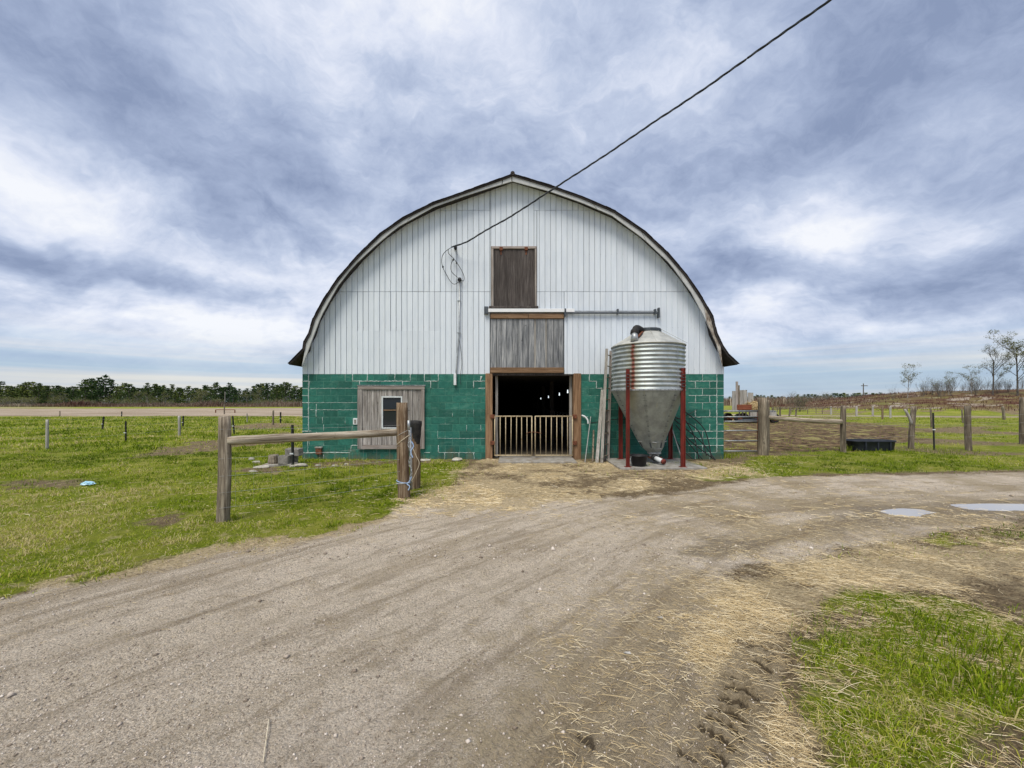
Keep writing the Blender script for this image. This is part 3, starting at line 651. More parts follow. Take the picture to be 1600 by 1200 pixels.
# gable backing wall
DX0, DX1 = X(769, FY), X(897, FY)      # doorway
HX0, HX1, HZ0, HZ1 = X(766, FY), X(880.7, FY), Z(583, FY), Z(490, FY)   # planked panel above the doorway
LX0, LX1, LZ0, LZ1 = X(767.5, FY), X(838, FY), Z(481, FY), Z(385, FY)   # loft door
pts = [(XL + .02, ZT)] + [(x, z + .01) for x, z in INN if XL + .05 < x < XR - .05] + [(XR - .02, ZT)]
mb = MB(); mb.prism(pts, FY + .035, FY + .12); bp(mb, 'gable_wall', M['gap'])
# siding boards
pitch = 8.62 * FY / F
x = XL; cols = []
while x < XR - .03:
    cols.append((x, min(x + pitch, XR))); x += pitch
z455, z328 = Z(455.8, FY), Z(328.5, FY)
def board(x0, x1, z0, z1, cut=True):
    if z1 - z0 < .05 or x1 - x0 < .02: return
    g = rnd.choice((.004, .005, .006, .008, .010)) * (.35 if z1 <= Z(516.5, FY) and cut else 1); xa, xb = x0 + g, x1 - .002
    ta, tb = (min(z1, topz(xa)), min(z1, topz(xb))) if cut else (z1, z1)
    if min(ta, tb) < z0 + .04: 
        if max(ta, tb) < z0 + .06: return
        ta = max(ta, z0 + .01); tb = max(tb, z0 + .01)
    yo = FY + rnd.uniform(-.003, .003)
    mb = MB(); dpt = .012      # flat pan with a raised lip on one side
    prof = [(xa, yo + dpt * .6), (xa + .006, yo), (xb - .012, yo), (xb - .004, yo - .008), (xb, yo - .006)]
    vs = []
    for (xx, yy) in prof: tz = ta + (tb - ta) * (xx - xa) / (xb - xa); vs += [(xx, yy, z0), (xx, yy, tz), (xx, FY + .03, z0), (xx, FY + .03, tz)]
    fs = []
    for j in range(len(prof) - 1):
        s_ = 4 * j; fs += [(s_, s_ + 4, s_ + 5, s_ + 1), (s_ + 1, s_ + 5, s_ + 7, s_ + 3), (s_, s_ + 2, s_ + 6, s_ + 4)]
    q = 4 * (len(prof) - 1); fs += [(0, 1, 3, 2), (q, q + 2, q + 3, q + 1)]
    mb.add(vs, fs); bp(mb, 'siding_board', M['siding'], org=True)
for (a, b_) in cols:
    mid = (a + b_) / 2; tz = max(topz(a), topz(b_))
    segs = []
    left_hi = X(672, FY) < mid < X(767, FY); right_hi = X(838, FY) < mid < X(930, FY)
    levels = [ZT]; z516 = Z(517, FY); fade = X(556, FY) < mid < X(684, FY)
    if fade: levels.append(z516)
    if tz > z455 + .1: levels.append(z455)
    if (left_hi or right_hi) and tz > z328 + .1: levels.append(z328)
    levels.append(99)
    for q in range(len(levels) - 1): f_ = levels[q] == z516 or levels[q + 1] == z516; segs.append((levels[q] + (.006 if q and levels[q] != z516 else 0), levels[q + 1] - (.004 if levels[q + 1] < 50 and levels[q + 1] != z516 else 0)))
    for (z0, z1) in segs:
        pieces = [(a, b_, z0, z1)]
        for (hx0, hx1, hz0, hz1) in ((HX0 - .01, HX1 + .01, ZT - .2, HZ1 + .05), (LX0 - .01, LX1 + .01, LZ0 - .1, LZ1 + .005)):
            out = []
            for (p0, p1, q0, q1) in pieces:
                if p1 <= hx0 or p0 >= hx1 or q1 <= hz0 or q0 >= hz1: out.append((p0, p1, q0, q1)); continue
                if p0 < hx0: out.append((p0, hx0, q0, q1)); p0 = hx0
                if p1 > hx1: out.append((hx1, p1, q0, q1)); p1 = hx1
                if q1 > hz1: out.append((p0, p1, hz1, q1))
                if q0 < hz0: out.append((p0, p1, q0, hz0))
            pieces = out
        for p in pieces: board(*p)
mb = MB()
for (a, b_) in cols:
    for py_ in (440, 512, 545, 578, 397, 360):
        zz = Z(py_ + rnd.uniform(-.8, .8), FY)
        if zz < topz(a) - .1 and rnd.random() < .6 and not (HX0 - .1 < a < HX1 + .1): mb.box(a + .016, a + .022, FY - .006, FY + .004, zz, zz + .006)
bp(mb, 'siding_nails', M['rust'])['kind'] = 'stuff'
# block wall
WX0, WX1, WZ0, WZ1 = X(560, FY), X(664.5, FY), Z(701.5, FY), Z(603, FY)     # boarded window panel
FX0, FX1 = X(759, FY), X(907.7, FY)                                      # outer edges of door frame
for (a, b_) in ((XL + .01, FX0 + .01), (FX1 - .01, XR - .01)):
    mb = MB(); mb.box(a, b_, FY + .004, FY + .19, ZB - .3, ZT); bp(mb, 'wall', M['mortar'])
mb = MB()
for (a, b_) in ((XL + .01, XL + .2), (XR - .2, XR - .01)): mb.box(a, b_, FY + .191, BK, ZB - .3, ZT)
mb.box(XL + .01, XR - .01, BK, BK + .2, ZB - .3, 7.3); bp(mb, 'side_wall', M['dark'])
bcache = {}
def block_mesh(wd):
    kk = round(wd, 3)
    if kk not in bcache:
        m = MB(); m.box(-wd / 2, wd / 2, -.0, .1, -.095, .095); bcache[kk] = m.mesh('block', M['block'], bevel=.004)
    return bcache[kk]
seams = []
for c in range(12):
    z = ZB + .2 * c + .1; edges = [XL]; x = XL + (.4 if c % 2 else .2)
    while x < XR - .05: edges.append(x); x += .4
    edges.append(XR)
    for i in range(len(edges) - 1):
        a, b_ = edges[i], edges[i + 1]
        if 0 < i: seams.append((a, z))
        pcs = [(a, b_)]
        for (h0, h1, hz0, hz1) in ((FX0, FX1, -1, 3), (WX0 + .05, WX1 - .05, WZ0 + .05, WZ1 - .05)):
            if not (hz0 < z < hz1): continue
            out = []
            for (p, q) in pcs:
                if q <= h0 or p >= h1: out.append((p, q)); continue
                if p < h0: out.append((p, h0))
                if q > h1: out.append((h1, q))
            pcs = out
        for (p, q) in pcs:
            if q - p < .03: continue
            link('block', block_mesh(round(q - p - .011, 3)), barn, ((p + q) / 2, rnd.uniform(-.002, .002), z))
# white caulk along cracked joints
cz = lambda py: ZB + .2 * round((Z(py, FY) - ZB) / .2)
mb = MB()
def caulk(pts, r=.012):
    pp = []
    for i in range(len(pts) - 1):
        a, b_ = Vector(pts[i]), Vector(pts[i + 1]); k = max(2, int((b_ - a).length / .035))
        for j in range(k): pp.append(a + (b_ - a) * j / k)
    pp.append(Vector(pts[-1]))
    pp = [(p[0] + rnd.uniform(-.006, .006), FY + .0, p[1] + rnd.uniform(-.006, .006)) for p in pp]
    MB().tube(pp, [r * rnd.uniform(.4, 1.2) for _ in pp], 5).build('caulk_line', M['caulk'], barn, smooth=True).location = (0, -FY, 0)
def cpx(*L, r=.012, snap=True): caulk([(X(a, FY), cz(b_) if snap else Z(b_, FY)) for a, b_ in L], r)
cpx((482, 584.5), (482, 674), r=.014); cpx((481, 685), (481, 708))
for yy in (595, 606, 617, 629, 651, 674): cpx((472, yy), (rnd.choice((482, 485, 487)), yy))
cpx((472, 708), (547, 708)); cpx((548, 708), (549, 697), (560, 697), r=.014); cpx((494, 641), (494, 652)); cpx((504, 652), (504, 660), r=.007)
cpx((551, 584.5), (551, 595), (562, 595), (562, 603), r=.016); cpx((562, 595), (641, 595)); cpx((574, 584.5), (574, 595)); cpx((617, 584.5), (617, 595)); cpx((629, 595), (629, 606)); cpx((641, 584.5), (641, 595))
cpx((663, 584.5), (663, 595), (685, 595), (685, 584.5)); cpx((673, 595), (673, 606), r=.016); cpx((740, 606), (740, 595), (758, 595)); cpx((748, 606), (758, 606), r=.014); cpx((751, 595), (752, 588), snap=False, r=.03)
cpx((484, 606), (560, 606), r=.006); cpx((484, 629), (558, 629), r=.005); cpx((484, 640), (558, 640), r=.006)
cpx((685, 697), (685, 708), (742, 708), r=.008); cpx((740, 708), (741, 718), r=.010); cpx((695, 708), (695, 718), r=.008); cpx((717, 708), (717, 718), r=.008); cpx((663, 707), (672, 707)); cpx((685, 697), (685, 706), r=.012)
cpx((684, 674), (684, 684), (757, 684), r=.006); cpx((740, 684), (740, 694), r=.006); cpx((740, 640), (740, 651), r=.005)
cpx((921, 584.5), (921, 595), (932, 595), (932, 605), (941, 605), r=.012); cpx((911, 651), (919, 651), r=.01)
cpx((1120, 584.5), (1120, 706), r=.014)
for c in range(1, 12):
    z = ZB + .2 * c
    if rnd.random() < .93: caulk([(X(1076, FY), z), (X(1119, FY) if c % 2 else XR - .01, z)], rnd.choice((.006, .008, .011)))
    if rnd.random() < .5: caulk([(X(1119, FY), z), (XR - .01, z)], .008)
for (sx_, sz_) in seams:
    if X(1076, FY) < sx_ < X(1116, FY): 
        if rnd.random() < .9: caulk([(sx_, sz_ - .1), (sx_, sz_ + .1)], rnd.choice((.007, .010, .012)))
    elif rnd.random() < .12 and not (WX0 < sx_ < WX1) and not (FX0 < sx_ < FX1): caulk([(sx_, sz_ - .095), (sx_, sz_ + rnd.uniform(-.02, .095))], .0065)
# corner / footing
mb = MB(); mb.box(XL - .03, FX0, FY - .05, FY + .2, -.25, ZB - .005); mb.box(FX1, XR + .03, FY - .05, FY + .2, -.25, ZB - .005); bp(mb, 'footing', M['concrete'], bevel=.01)
mb = MB(); mb.box(X(779, 10.7), X(899, 10.7), 10.35, FY + .25, -.1, .045); bp(mb, 'door_sill', M['concrete'], bevel=.02)
# door frame
for (a, b_) in ((758.7, 769.5), (896, 907.7)):
    mb = MB(); mb.box(X(a, FY), X(b_, FY), FY - .035, FY + .21, -.02, Z(583.5, FY)); bp(mb, 'door_jamb', M['trim_v'], bevel=.006, org=True)
for (a, b_) in ((774, 778), (889.5, 893.5)):
    mb = MB(); mb.box(X(a, FY + .3), X(b_, FY + .3), FY + .26, FY + .34, 0, 2.36); bp(mb, 'inner_post', M['whitewood'], bevel=.005, org=True)
mb = MB(); mb.box(X(769.6, FY), X(895.9, FY), FY + .02, FY + .2, Z(586.5, FY), Z(583.6, FY)); bp(mb, 'lintel', M['darkplank'], org=True)
# planked panel above the door
mb = MB(); mb.box(X(766, FY), X(880.7, FY), FY - .05, FY + .03, Z(582.8, FY), Z(574.5, FY)); bp(mb, 'panel_trim', M['trim_h'], bevel=.006, org=True)
for a, b_ in ((766.5, 825), (825.6, 880.5)):
    mb = MB(); mb.box(X(a, FY), X(b_, FY), FY - .05, FY + .03, Z(498, FY), Z(490.3, FY)); bp(mb, 'panel_trim', M['trim_h'], bevel=.006, org=True)
ed = [766.4, 776, 783.5, 791, 800, 809, 817, 826, 834.6, 837.2, 852, 854.2, 865, 873, 880.5]
for i in range(len(ed) - 1):
    a, b_ = ed[i], ed[i + 1]
    if b_ - a < 4:
        mb = MB(); mb.box(X(a, FY) + .002, X(b_, FY) - .002, FY + .004, FY + .03, Z(574.4, FY) , Z(498.2, FY)); bp(mb, 'batten', M['whitewood'], org=True); continue
    mb = MB(); mb.box(X(a, FY) + .004, X(b_, FY) - .004, FY - .012 + rnd.uniform(-.006, .004), FY + .03, Z(574.3, FY), Z(498.2 + rnd.uniform(0, .6), FY)); bp(mb, 'plank', M['greyplank'], bevel=.003, org=True)
# loft door
ld = None
def lb(x0, x1, y0, y1, dy, name, m, bev=.004, dd=.03):
    mb = MB(); mb.box(X(x0, FY), X(x1, FY), FY + dy, FY + dd, Z(y1, FY), Z(y0, FY)); return bp(mb, name, m, bevel=bev, org=True)
lb(767.6, 771.2, 389.0, 478.5, -.03, 'door_frame', M['paletrim_v']); lb(835.6, 838.2, 389.0, 478.5, -.03, 'door_frame', M['paletrim_v']); lb(767.6, 838.2, 385.2, 388.9, -.032, 'door_frame', M['paletrim_h'])
lb(764, 841, 478.7, 481.8, -.06, 'door_sill', M['darkplank'])
loft = lb(772.0, 835.2, 389.4, 478.4, .02, 'loft_door', M['darkplank'], .002)
pe = [772.3, 781, 789, 796.5, 805, 813, 821.5, 828.5, 835]
for i in range(8):
    mb = MB(); mb.box(X(pe[i], FY) + .001, X(pe[i + 1], FY) - .002, FY + .0 + rnd.uniform(-.002, .002), FY + .02, Z(478.2, FY), Z(389.8, FY))
    o = mb.build('plank', M['darkplank'], loft, org=True); o.location = Vector(o.location) - Vector((0, FY, 0)) - loft.location
for a in (783, 822):
    mb = MB(); mb.box(X(a - 2.5, FY), X(a + 2.5, FY), FY - .04, FY - .004, Z(391.5, FY), Z(386.5, FY)); mb.box(X(a - 1, FY), X(a + 1, FY), FY - .012, FY - .003, Z(398, FY), Z(391, FY))
    o = mb.build('hinge', M['rust'], loft); o.location = Vector((0, -FY, 0)) - loft.location
# sliding track
lb(763, 897, 483.3, 488.6, -.09, 'track_cover', M['flash'], .004, -.052); lb(757, 763, 480, 491.5, -.1, 'track_bracket', M['railsteel'], .004)
lb(880.5, 1027, 488.8, 491.2, -.085, 'track_rail', M['railsteel'], .003, -.053); lb(897.5, 1027, 486.3, 488.2, -.07, 'track_rail', M['steel'], .003, -.053)
for a, t_, q_ in ((882.5, 483.3, 495), (964, 484, 491.5), (1022, 484, 491.5), (1027.8, 482, 497)): lb(a - 1.2, a + 1.2, t_, q_, -.11, 'track_bracket', M['railsteel'], .003, -.002)
# boarded window
def wb(x0, x1, y0, y1, yf, name, m, bev=.004, parent=barn):
    mb = MB(); mb.box(X(x0, FY), X(x1, FY), FY + yf, FY + yf + .03, Z(y1, FY), Z(y0, FY)); return bp(mb, name, m, bevel=bev, org=True)
pl = [564.5, 575.5, 581, 590, 597.2]
pl2 = [597.2, 605, 613, 621, 629.3]; pl3 = [629.3, 638, 645.3, 654, 662]
for L_, yy0, yy1 in ((pl, 609, 695), (pl3, 609, 695), (pl2, 609, 619), (pl2, 669.6, 695)):
    for i in range(4): wb(L_[i] + .25, L_[i + 1] - .25, yy0, yy1, -.045 + rnd.uniform(-.006, .006), 'plank', M['windowplank'], .003)
wb(560, 567.5, 608.8, 701, -.077, 'panel_trim', M['windowplank']); wb(659, 664, 608.8, 701, -.077, 'panel_trim', M['paletrim_v']); wb(560.5, 664.3, 603.3, 608.6, -.079, 'panel_trim', M['paletrim_h']); wb(567.6, 658.8, 695.2, 701.3, -.077, 'panel_trim', M['paletrim_h'])
wb(559.5, 666, 601.7, 603.1, -.09, 'panel_trim', M['greyplank'])
mb = MB()
for q in ((597.2, 599.2, 619.2, 669.5), (627.4, 629.4, 619.2, 669.5), (599.3, 627.3, 619.2, 621.2), (599.3, 627.3, 667.8, 669.5)): mb.box(X(q[0], FY), X(q[1], FY), FY - .06, FY + .0, Z(q[3], FY), Z(q[2], FY))
wf = bp(mb, 'window', M['whitepvc'])
mb = MB(); mb.box(X(599.4, FY), X(627.2, FY), FY - .024, FY - .018, Z(667.7, FY), Z(621.3, FY)); o = mb.build('pane', M['glass'], wf)
mb = MB(); mb.box(X(599.4, FY), X(627.2, FY), FY - .045, FY - .026, Z(641.3, FY), Z(640, FY)); mb.build('sash_bar', M['trim_h'], wf)
# small fittings on the block wall
mb = MB(); mb.box(X(552, FY), X(559, FY), FY - .03, FY + .005, Z(663.5, FY), Z(653.5, FY)); o = bp(mb, 'outlet_box', M['whitepvc'], bevel=.008, org=True)
mb = MB(); mb.box(X(554, FY), X(557, FY), FY - .036, FY - .029, Z(661.5, FY), Z(655.5, FY)); q = mb.build('outlet_cover', M['concretedark'], o); q.location = -(Vector(o.location) + Vector((0, FY, 0)))
mb = MB(); mb.box(X(494.5, FY), X(503.5, FY), FY - .06, FY + .005, Z(709.5, FY), Z(700, FY)); bp(mb, 'vent_box', M['rust'], bevel=.004, org=True)
mb = MB(); mb.box(X(493.5, FY), X(504.5, FY), FY - .075, FY + .005, Z(699.9, FY), Z(697.8, FY)); bp(mb, 'vent_cap', M['concrete'], bevel=.004, org=True)
# service mast on the gable
mb = MB(); mb.tube([P(718, 437, FY - .05), P(717.4, 521, FY - .05), P(716.6, 530, FY - .06), P(712.5, 583, FY - .05), P(712, 586, FY - .05)], .022, 8); bp(mb, 'conduit', M['steel'], smooth=True)
mb = MB(); mb.box(X(709.5, FY), X(713.5, FY), FY - .09, FY - .02, Z(602, FY), Z(584, FY)); bp(mb, 'conduit_box', M['whitepvc'], bevel=.006, org=True)
mb = MB(); mb.lathe([(.0, 0), (.05, .0), (.055, .05), (.035, .09), (0, .1)], sides=12); bp(mb, 'weatherhead', M['black'], smooth=True, loc=Vector(P(718, 439, FY - .05)))
mb = MB(); mb.tube([P(711.5, 388.5, FY), P(711.5, 388.5, FY - .12)], .035, 8); mb.tube([P(711.5, 388.5, FY - .12), P(712, 386, FY - .16)], .045, 8); bp(mb, 'insulator', M['black'])
for yy in (520, 470): 
    mb = MB(); mb.box(X(715.2, FY), X(720, FY), FY - .078, FY - .01, Z(yy + 1.2, FY), Z(yy, FY)); bp(mb, 'conduit_strap', M['steel'], org=True)
mb = MB(); mb.tube(smooth_path([P(717, 529, FY - .07), P(720.5, 550, FY - .05), P(721.5, 570, FY - .06), P(719.5, 585, FY - .05), P(719.5, 601, FY - .04)]), .006, 5); bp(mb, 'drop_wire', M['cable'], smooth=True)
# white hose tap and bit of pipe right of door
mb = MB(); mb.tube(smooth_path([P(909, 649, FY - .05), P(914, 651, FY - .09), P(918, 656, FY - .12), P(919, 662, FY - .13)]), .022, 8); bp(mb, 'drain_pipe', M['whitepvc'], smooth=True)
mb = MB(); mb.tube(smooth_path([P(919, 661, FY - .13), P(930, 660, FY - .08), P(945, 657, FY - .06), P(975, 655, FY - .05), P(1050, 656, FY - .06), P(1090, 640, FY - .05)]), .010, 6); bp(mb, 'water_line', M['black'], smooth=True)
# interior
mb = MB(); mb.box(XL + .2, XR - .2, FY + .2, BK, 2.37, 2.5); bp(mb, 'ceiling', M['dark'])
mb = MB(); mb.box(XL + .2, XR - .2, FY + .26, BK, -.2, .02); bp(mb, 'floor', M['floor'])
for xx in (-1.4, 1.5, 3.4):
    for yy in (15, 19, 23, 27):
        mb = MB(); mb.box(xx - .07, xx + .07, yy - .07, yy + .07, 0, 2.37); bp(mb, 'inner_post', M['darkplank'], org=True)
mb = MB()
for yy in np.arange(13, 30, 1.2): mb.tube([(2.3, yy, 0), (2.3, yy, 1.1)], .025, 6); 
mb.tube([(2.3, 13, 1.1), (2.3, 29, 1.1)], .025, 6); bp(mb, 'stall_rail', M['steel'])
for (a, b_, Y) in ((887, 613, 13.5), (874, 617, 16), (857, 621, 20), (845, 623.3, 25), (834, 626, 31)):
    o = empty('hanging_bulb', P(a, b_, Y)); o.parent = barn; o.location = Vector(P(a, b_, Y)) - Vector((0, FY, 0))
    mb = MB(); mb.lathe([(.001, -.03), (.020, -.018), (.024, .005), (.016, .04), (.012, .09)], sides=10); mb.build('bulb', M['bulb'], o)
    mb = MB(); mb.tube([(0, 0, .09), (0, 0, 2.37 - Z(b_, Y))], .008, 5); mb.build('cord', M['black'], o)
# double stall gate in the doorway
def gate(px0, px1, bars, label):
    Yg = FY - .06; g = empty('metal_gate', (X((px0 + px1) / 2, Yg), Yg, 0), label, 'gate', 'pair of tan barred gates in the barn doorway')
    ox = g.location
    def pt(a, b_): return (X(a, Yg) - ox[0], 0, Z(b_, Yg))
    for a in (px0, px1): MB().tube([pt(a, 712), pt(a, 650)], .016, 8).build('stile', M['gatepaint'], g, smooth=True)
    for b_ in (650.5, 711.5): MB().tube([pt(px0, b_), pt(px1, b_)], .017, 8).build('rail', M['gatepaint'], g, smooth=True)
    for a in bars: MB().tube([pt(a, 711), pt(a + rnd.uniform(-.4, .4), 651)], .0115, 6).build('bar', M['gatepaint'], g, smooth=True)
    return g
gl = gate(773, 831, [781.5, 790, 798.3, 807, 815.2, 823.5], 'left leaf of the tan barred gate closing the barn doorway')
gr = gate(836.3, 894.5, [844.5, 853, 861.3, 870, 878.3, 887], 'right leaf of the tan barred gate closing the barn doorway')
for g_, px_, s_ in ((gl, 769.5, 1), (gr, 898, -1)):
    for py_ in (651, 692):
        mb = MB(); mb.box(-.06, .06, -.03, .02, -.05, .06); o = mb.build('hinge', M['rust'], g_, bevel=.008); o.location = (X(px_, FY - .06) - g_.location[0], .0, Z(py_, FY))
mb = MB(); mb.tube(smooth_path([P(822, 677, FY - .08), P(830, 675, FY - .09), P(838, 675.5, FY - .09), P(846, 677, FY - .08)]), .007, 5); o = mb.build('gate_chain', M['rust']); T(o, 'short rusty chain tying the two tan gate leaves together', 'chain')

# ================================================================== FEED BIN
BX, BY, BR = 3.46, 10.13, .885
fb = empty('feed_bin', (BX, BY, .05), 'galvanised corrugated feed bin with cone hopper on red steel legs', 'feed bin')
def fz(z): return z - .05
prof = []; N = 11; z0, z1 = 1.88, 3.0
for i in range(N * 8 + 1):
    t = i / (N * 8); prof.append((BR + .016 * math.sin(t * N * 2 * math.pi), fz(z0 + (z1 - z0) * t)))
MB().lathe(prof, sides=96).build('bin_body', M['bin'], fb, smooth=True)
MB().lathe([(BR + .02, fz(2.985)), (BR + .03, fz(3.0)), (BR + .01, fz(3.02)), (.60, fz(3.20)), (.31, fz(3.37)), (.30, fz(3.38))], sides=48).build('bin_roof', M['bintop'], fb)
MB().lathe([(.30, fz(3.36)), (.33, fz(3.37)), (.335, fz(3.43)), (.32, fz(3.45)), (.28, fz(3.455)), (.02, fz(3.48))], sides=40, cap=True).build('lid', M['railsteel'], fb, smooth=False)
# roof seams
for k in range(10):
    a = 2 * math.pi * k / 10 + .2; c_, s_ = math.cos(a), math.sin(a)
    MB().tube([((BR) * c_, (BR) * s_, fz(3.025)), (.32 * c_, .32 * s_, fz(3.372))], .008, 5).build('roof_seam', M['bintop'], fb)
hop = [(BR + .012, fz(1.90)), (BR, fz(1.86)), (.33, fz(.60)), (.27, fz(.46)), (.15, fz(.31))]; hs = [0, 0, .09, .12, .17]
dense = []; dsh = []
for i in range(len(hop) - 1):
    for j in range(6):
        t = j / 6; dense.append((hop[i][0] * (1 - t) + hop[i + 1][0] * t, hop[i][1] * (1 - t) + hop[i + 1][1] * t)); dsh.append(hs[i] * (1 - t) + hs[i + 1] * t)
dense.append(hop[-1]); dsh.append(hs[-1])
hopper = MB().lathe(dense, sides=64, shift=dsh).build('hopper', M['cone'], fb, smooth=True)
# overlapping seams with bolt heads on the hopper
def hpt(a, t, off=.006):
    i = t * (len(dense) - 1); j = min(int(i), len(dense) - 2); f = i - j
    r = dense[j][0] * (1 - f) + dense[j + 1][0] * f + off; z = dense[j][1] * (1 - f) + dense[j + 1][1] * f; s_ = dsh[j] * (1 - f) + dsh[j + 1] * f
    return (s_ + r * math.cos(a), r * math.sin(a), z)
for k in range(7):
    a = R(-90 - 24 + k * 51.4)
    MB().tube([hpt(a, .26 + .5 * j / 14, .002) for j in range(15)], .006, 5).build('hopper_seam', M['cone'], fb)
    mb = MB()
    for side in (-.028, .028):
        for j in range(20):
            p = hpt(a + side, .27 + .47 * j / 19, .004); mb.tube([p, (p[0] + .012 * math.cos(a), p[1] + .012 * math.sin(a), p[2] - .004)], .0085, 5)
    mb.build('bolt_row', M['railsteel'], fb)['kind'] = 'stuff'
mb = MB()
for k in range(60):
    a = 2 * math.pi * k / 60; mb.tube([((BR + .005) * math.cos(a), (BR + .005) * math.sin(a), fz(1.885)), ((BR + .026) * math.cos(a), (BR + .026) * math.sin(a), fz(1.885))], .009, 5)
mb.build('bolt_row', M['railsteel'], fb)['kind'] = 'stuff'
MB().lathe([(BR + .012, fz(1.87)), (BR + .02, fz(1.872)), (BR + .02, fz(1.90)), (BR + .012, fz(1.902))], sides=64).build('ring_band', M['steel'], fb)
# seams in the corrugated sheets
for a in (-60, 65, 185): MB().tube([((BR + .012) * math.cos(R(a)), (BR + .012) * math.sin(R(a)), fz(z0 + .01 + (z1 - z0 - .02) * j / 30)) for j in range(31)], .007, 5).build('sheet_seam', M['steel'], fb)
# outlet, slide, motor
MB().lathe([(.16, fz(.33)), (.17, fz(.315)), (.17, fz(.29)), (.12, fz(.26)), (.12, fz(.2))], c=(.17, 0), sides=24, cap=True).build('outlet_collar', M['steel'], fb)
MB().box(.03, .33, -.12, .12, fz(.17), fz(.205)).build('slide_gate', M['rust'], fb)
MB().tube([(.12, -.18, fz(.20)), (.24, -.40, fz(.14))], .055, 16).build('outlet_pipe', M['whitepvc'], fb, smooth=True)
MB().tube([(.235, -.39, fz(.142)), (.26, -.44, fz(.13))], .063, 16).build('outlet_cap', M['red'], fb, smooth=True)
MB().tube([(.10, -.12, fz(.22)), (.14, -.20, fz(.19))], .085, 12).build('auger_boot', M['black'], fb, smooth=True)
MB().tube([hpt(R(-165), .50, .04), hpt(R(-90), .50, .05), hpt(R(-15), .50, .04)], .012, 6).build('slide_rod', M['steel'], fb)
MB().tube([hpt(R(-100), .80, .01), hpt(R(-60), .80, .02)], .010, 6).build('slide_rod', M['steel'], fb)
# filler elbow at top left
MB().tube(smooth_path([(-.24, -.25, fz(3.38)), (-.40, -.42, fz(3.40)), (-.47, -.50, fz(3.34)), (-.50, -.53, fz(3.24))]), [.085] * 18 + [.10] * 7, 12).build('filler_elbow', M['rubber'], fb, smooth=True)
MB().tube([(-.49, -.52, fz(3.30)), (-.53, -.64, fz(3.05))], [.065, .095], 14).build('filler_spout', M['steel'], fb, smooth=True)
MB().tube(smooth_path([(-.22, -.30, fz(3.34)), (-.33, -.50, fz(3.26)), (-.44, -.60, fz(3.16))]), .025, 8).build('rusty_bracket', M['rust'], fb, smooth=True)
MB().tube([(.25, -.2, fz(3.43)), (.80, -.5, fz(3.03))], .006, 5).build('lid_wire', M['steel'], fb)
# legs : channels with two flanges
for (px_, py_top, Yl, w_) in ((980.5, 576.5, 9.47, .08), (1066.5, 575, 9.47, .10), (969.5, 600, 10.80, .10), (1047, 600, 10.80, .10)):
    xc = X(px_, Yl) - BX; yc = Yl - BY; zt = Z(py_top, Yl); mb = MB(); h = w_ / 2
    zt = max(zt, 2.3); s_ = 1 if xc > 0 else -1
    mb.box(xc - h, xc + h, yc - .005, yc + .005, fz(.06), fz(zt)); mb.box(xc - h, xc - h + .008, yc - .05, yc - .006, fz(.06), fz(zt)); mb.box(xc + h - .008, xc + h, yc - .05, yc - .006, fz(.06), fz(zt))
    mb.box(xc - h - .03, xc + h + .03, yc - .08, yc + .04, fz(.05), fz(.06))
    lg = mb.build('leg', M['red'], fb)
    mb = MB()
    for j in range(5): mb.tube([(xc - h - .004, yc - .03, fz(2.25 - j * .07)), (xc + h + .004, yc - .03, fz(2.25 - j * .07))], .009, 6)
    mb.build('leg_bolt', M['railsteel'], lg)
mb = MB(); mb.box(X(1066.5, 9.62) - BX - .07, X(1066.5, 9.62) - BX + .03, 9.62 - BY - .04, 9.62 - BY + .03, fz(2.44), fz(2.47)); mb.build('leg_cap', M['whitepvc'], fb)
pad = MB().box(2.55, 4.62, 9.36, 10.98, -.1, .05).build('concrete_pad', M['concrete'], bevel=.015); T(pad, 'flat concrete slab under the feed bin legs', 'concrete slab')
bk = empty('black_tub', (X(998, 9.62), 9.62, .052), 'round black rubber tub standing on the slab under the feed bin', 'tub')
MB().lathe([(.001, .012), (.15, .012), (.165, .02), (.205, .24), (.222, .245), (.222, .262), (.20, .262), (.15, .03)][::1], sides=28).build('tub_body', M['black'], bk, smooth=True)
MB().tube(smooth_path([(-.2, -.06, .24), (-.235, -.11, .16), (-.22, -.14, .07), (-.19, -.1, .05)]), .008, 6).build('handle', M['steel'], bk, smooth=True)
# things leaning on the wall
ladA0 = Vector((X(940, 10.45), 10.45, .0)); ladA1 = Vector(P(948, 545, 10.72)); ladB0 = Vector((X(950, 10.85), 10.85, 0)); ladB1 = Vector(P(954.5, 548, 11.0))
lad = empty('ladder', tuple((ladA0 + ladB0) / 2), 'tall pale wooden ladder leaning between the doorway and feed bin', 'ladder'); lo = lad.location.copy()
for a, b_, mm in ((ladA0, ladA1, 'whitewood'), (ladB0, ladB1, 'paletrim_v')):
    mb = MB(); t = (b_ - a).normalized(); q = Vector((1, 0, 0)); q = (q - t * q.dot(t)).normalized(); u = t.cross(q); vs = []
    for e_, sgn in ((a, 0), (b_, 1)):
        for (i_, j_) in ((-1, -1), (1, -1), (1, 1), (-1, 1)): vs.append(e_ - lo + q * .034 * i_ + u * .02 * j_)
    mb.add(vs, [(0, 3, 2, 1), (4, 5, 6, 7), (0, 1, 5, 4), (1, 2, 6, 5), (2, 3, 7, 6), (3, 0, 4, 7)]); mb.build('side_rail', M[mm], lad)
for k in range(10):
    t = .05 + k * .1; MB().tube([ladA0.lerp(ladA1, t) - lo, ladB0.lerp(ladB1, t) - lo], .015, 6).build('rung', M['post'], lad)
